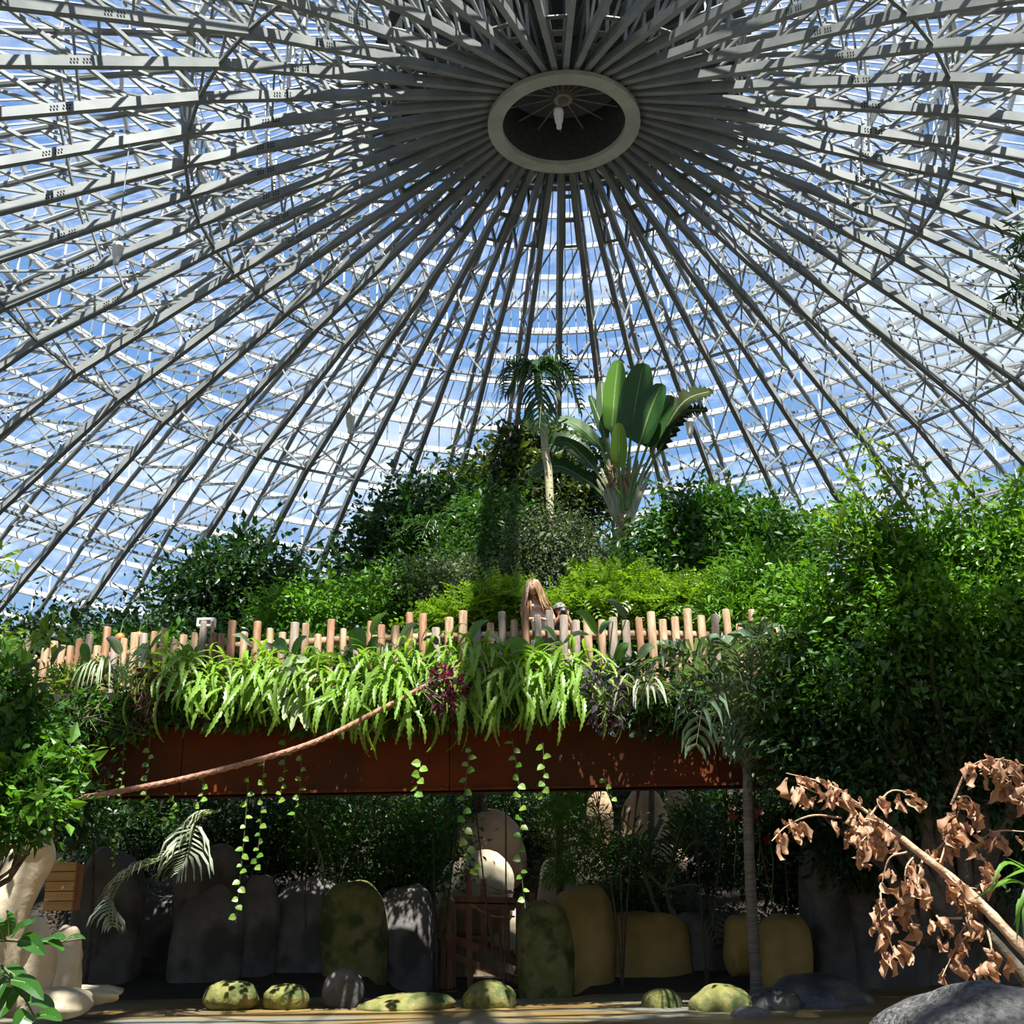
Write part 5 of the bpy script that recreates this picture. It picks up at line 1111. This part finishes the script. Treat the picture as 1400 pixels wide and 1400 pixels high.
V, F = sphere_mesh(24, 16); cap_ = V * np.array([.112, .118, .125]) + hc + [.012, .025, .018]; mb.add(cap_, F[(V[F].mean(1)[:, 2] > .12) | (V[F].mean(1)[:, 0] > -.1)])
for k in range(110):
    a_ = r.uniform(-.45 * PI, 1.35 * PI); s0 = hc + np.array([math.cos(a_) * .10, .02 + math.sin(a_) * .10, .05 + r.uniform(0, .06)])
    left = math.cos(a_) < 0
    e1 = hc + np.array([math.cos(a_) * .14 + (-.02 if left else .07), math.sin(a_) * .12 + (-.08 if left else .06), -.16 + r.normal() * .02])
    e2 = e1 + np.array([(-.03 if left else .10) + r.normal() * .02, -.02 + r.normal() * .03, -.26 + r.normal() * .05])
    addtube(mb, spline([hc + [math.cos(a_) * .03, .02 + math.sin(a_) * .03, .135], s0, e1, e2], 9), np.array([.012, .016, .017, .018, .018, .016, .014, .010, .003]), 5)
mb.build('hair', m_hair, wm, True)

cx_ = at(768, 845, 18.85)[0]
c0 = np.array([cx_, 18.85, DECK]); ch_ = thing('person', 'dark haired visitor in a mottled grey cap holding a camera to the face', 'person', c0)
J = [((0, .12, .62), (.14, .11)), ((0, .08, .78), (.12, .09)), ((-.01, .03, .92), (.13, .09)), ((-.02, -.02, 1.03), (.115, .075)), ((-.02, -.05, 1.10), .045), ((-.02, -.07, 1.15), .044),
     ((.13, -.01, 1.02), .052), ((.21, -.04, .86), .042), ((.15, -.18, .98), .034), ((.09, -.22, 1.12), .026),
     ((-.16, -.01, 1.01), .052), ((-.22, -.06, .86), .042), ((-.16, -.18, .97), .034), ((-.05, -.24, 1.10), .026),
     ((.10, .06, .55), .085), ((.12, -.18, .42), .062), ((.12, .0, .10), .042), ((.12, -.1, .04), .036), ((-.10, .06, .55), .085), ((-.12, -.18, .42), .062), ((-.12, .0, .10), .042), ((-.12, -.1, .04), .036)]
Ee = [(0, 1), (1, 2), (2, 3), (3, 4), (4, 5), (3, 6), (6, 7), (7, 8), (8, 9), (3, 10), (10, 11), (11, 12), (12, 13), (0, 14), (14, 15), (15, 16), (16, 17), (0, 18), (18, 19), (19, 20), (20, 21)]
for wi, dd, nn in ((9, (-.2, -.3, 1), (-1, 0, 0)), (13, (.2, -.3, 1), (1, 0, 0))):
    Jh, Eh = hand(None, J[wi][0], dd, nn, .95, m_skin); n0 = len(J); J += Jh[1:]; Ee += [(wi if a == 0 else n0 + a - 1, n0 + b - 1) for a, b in Eh]
skin_body('body', J, Ee, m_skin, ch_)
hc2 = np.array([-.03, -.10, 1.24]); V, F = head_mesh(hc2, .10, (.25, -.9, -.15)); link_mesh('head', V, F, m_skin, ch_, True)
mb = MB(); V, F = sphere_mesh(22, 14); mb.add(V * np.array([.108, .112, .12]) + hc2 + [-.012, .022, .01], F[(V[F].mean(1)[:, 1] > -.15)])
for k in range(40):
    a_ = r.uniform(.0, 1.0 * PI); s0 = hc2 + np.array([math.cos(a_) * .10, .02 + math.sin(a_) * .10, .02]); e_ = s0 + np.array([math.cos(a_) * .03 - .01, .0, -.17 + r.normal() * .02]); addtube(mb, spline([s0, (s0 + e_) / 2 + [math.cos(a_) * .02, .01, 0], e_], 5), [.014, .016, .016, .012, .003], 5)
mb.build('hair', m_black_plastic, ch_, True)
mb = MB(); keep = V[F].mean(1)[:, 2] > .12; mb.add(V * np.array([.118, .124, .135]) + hc2 + [0, .012, .012], F[keep])
brim = [];
for k in range(13):
    a_ = -PI * .92 + k * PI * .84 / 12; brim.append((hc2 + np.array([math.cos(a_) * .115, .012 + math.sin(a_) * .12, .035]), hc2 + np.array([math.cos(a_) * .15 + .03, -.01 + math.sin(a_) * .20, .012])))
V = np.array([p for q in brim for p in q] + [p - np.array([0, 0, .008]) for q in brim for p in q]); i = np.arange(12) * 2; mb.add(V, np.concatenate([np.stack([i, i + 1, i + 3, i + 2], 1), np.stack([i + 26, i + 28, i + 29, i + 27], 1), np.stack([i + 1, i + 27, i + 29, i + 3], 1)]))
mb.build('cap', m_cap, ch_, True)
tp_ = spline([(0, .12, .6), (0, .08, .78), (-.01, .03, .92), (-.02, -.02, 1.04)], 10); mb = MB(); n = 18; a_ = np.arange(n) * 2 * PI / n
V = np.concatenate([p + np.stack([np.cos(a_) * rx, np.sin(a_) * ry, 0 * a_], 1) for p, rx, ry in zip(tp_, np.linspace(.165, .145, 10), np.linspace(.135, .10, 10))])
i = np.arange(9)[:, None] * n; j = np.arange(n)[None]; j2 = (j + 1) % n; mb.add(V, np.stack([i + j, i + j2, i + n + j2, i + n + j], -1).reshape(-1, 4)); mb.build('dark_shirt', m_cloth_dark, ch_, True)
cc = c0 + np.array([.02, -.27, 1.20]); t = thing('camera_body', 'small black camera held up by the visitor in the cap', 'camera', cc)
mb = MB(); mb.add(*box(-.055, -.03, -.04, .055, .03, .04)); mb.build('case', m_black_plastic, t)
mb = MB(); addtube(mb, [(0, -.03, 0), (0, -.09, 0)], .032, 14); mb.build('lens_barrel', m_black_plastic, t); mb = MB(); addtube(mb, [(0, -.088, 0), (0, -.092, 0)], .024, 14); mb.build('front_glass', m_bar, t)
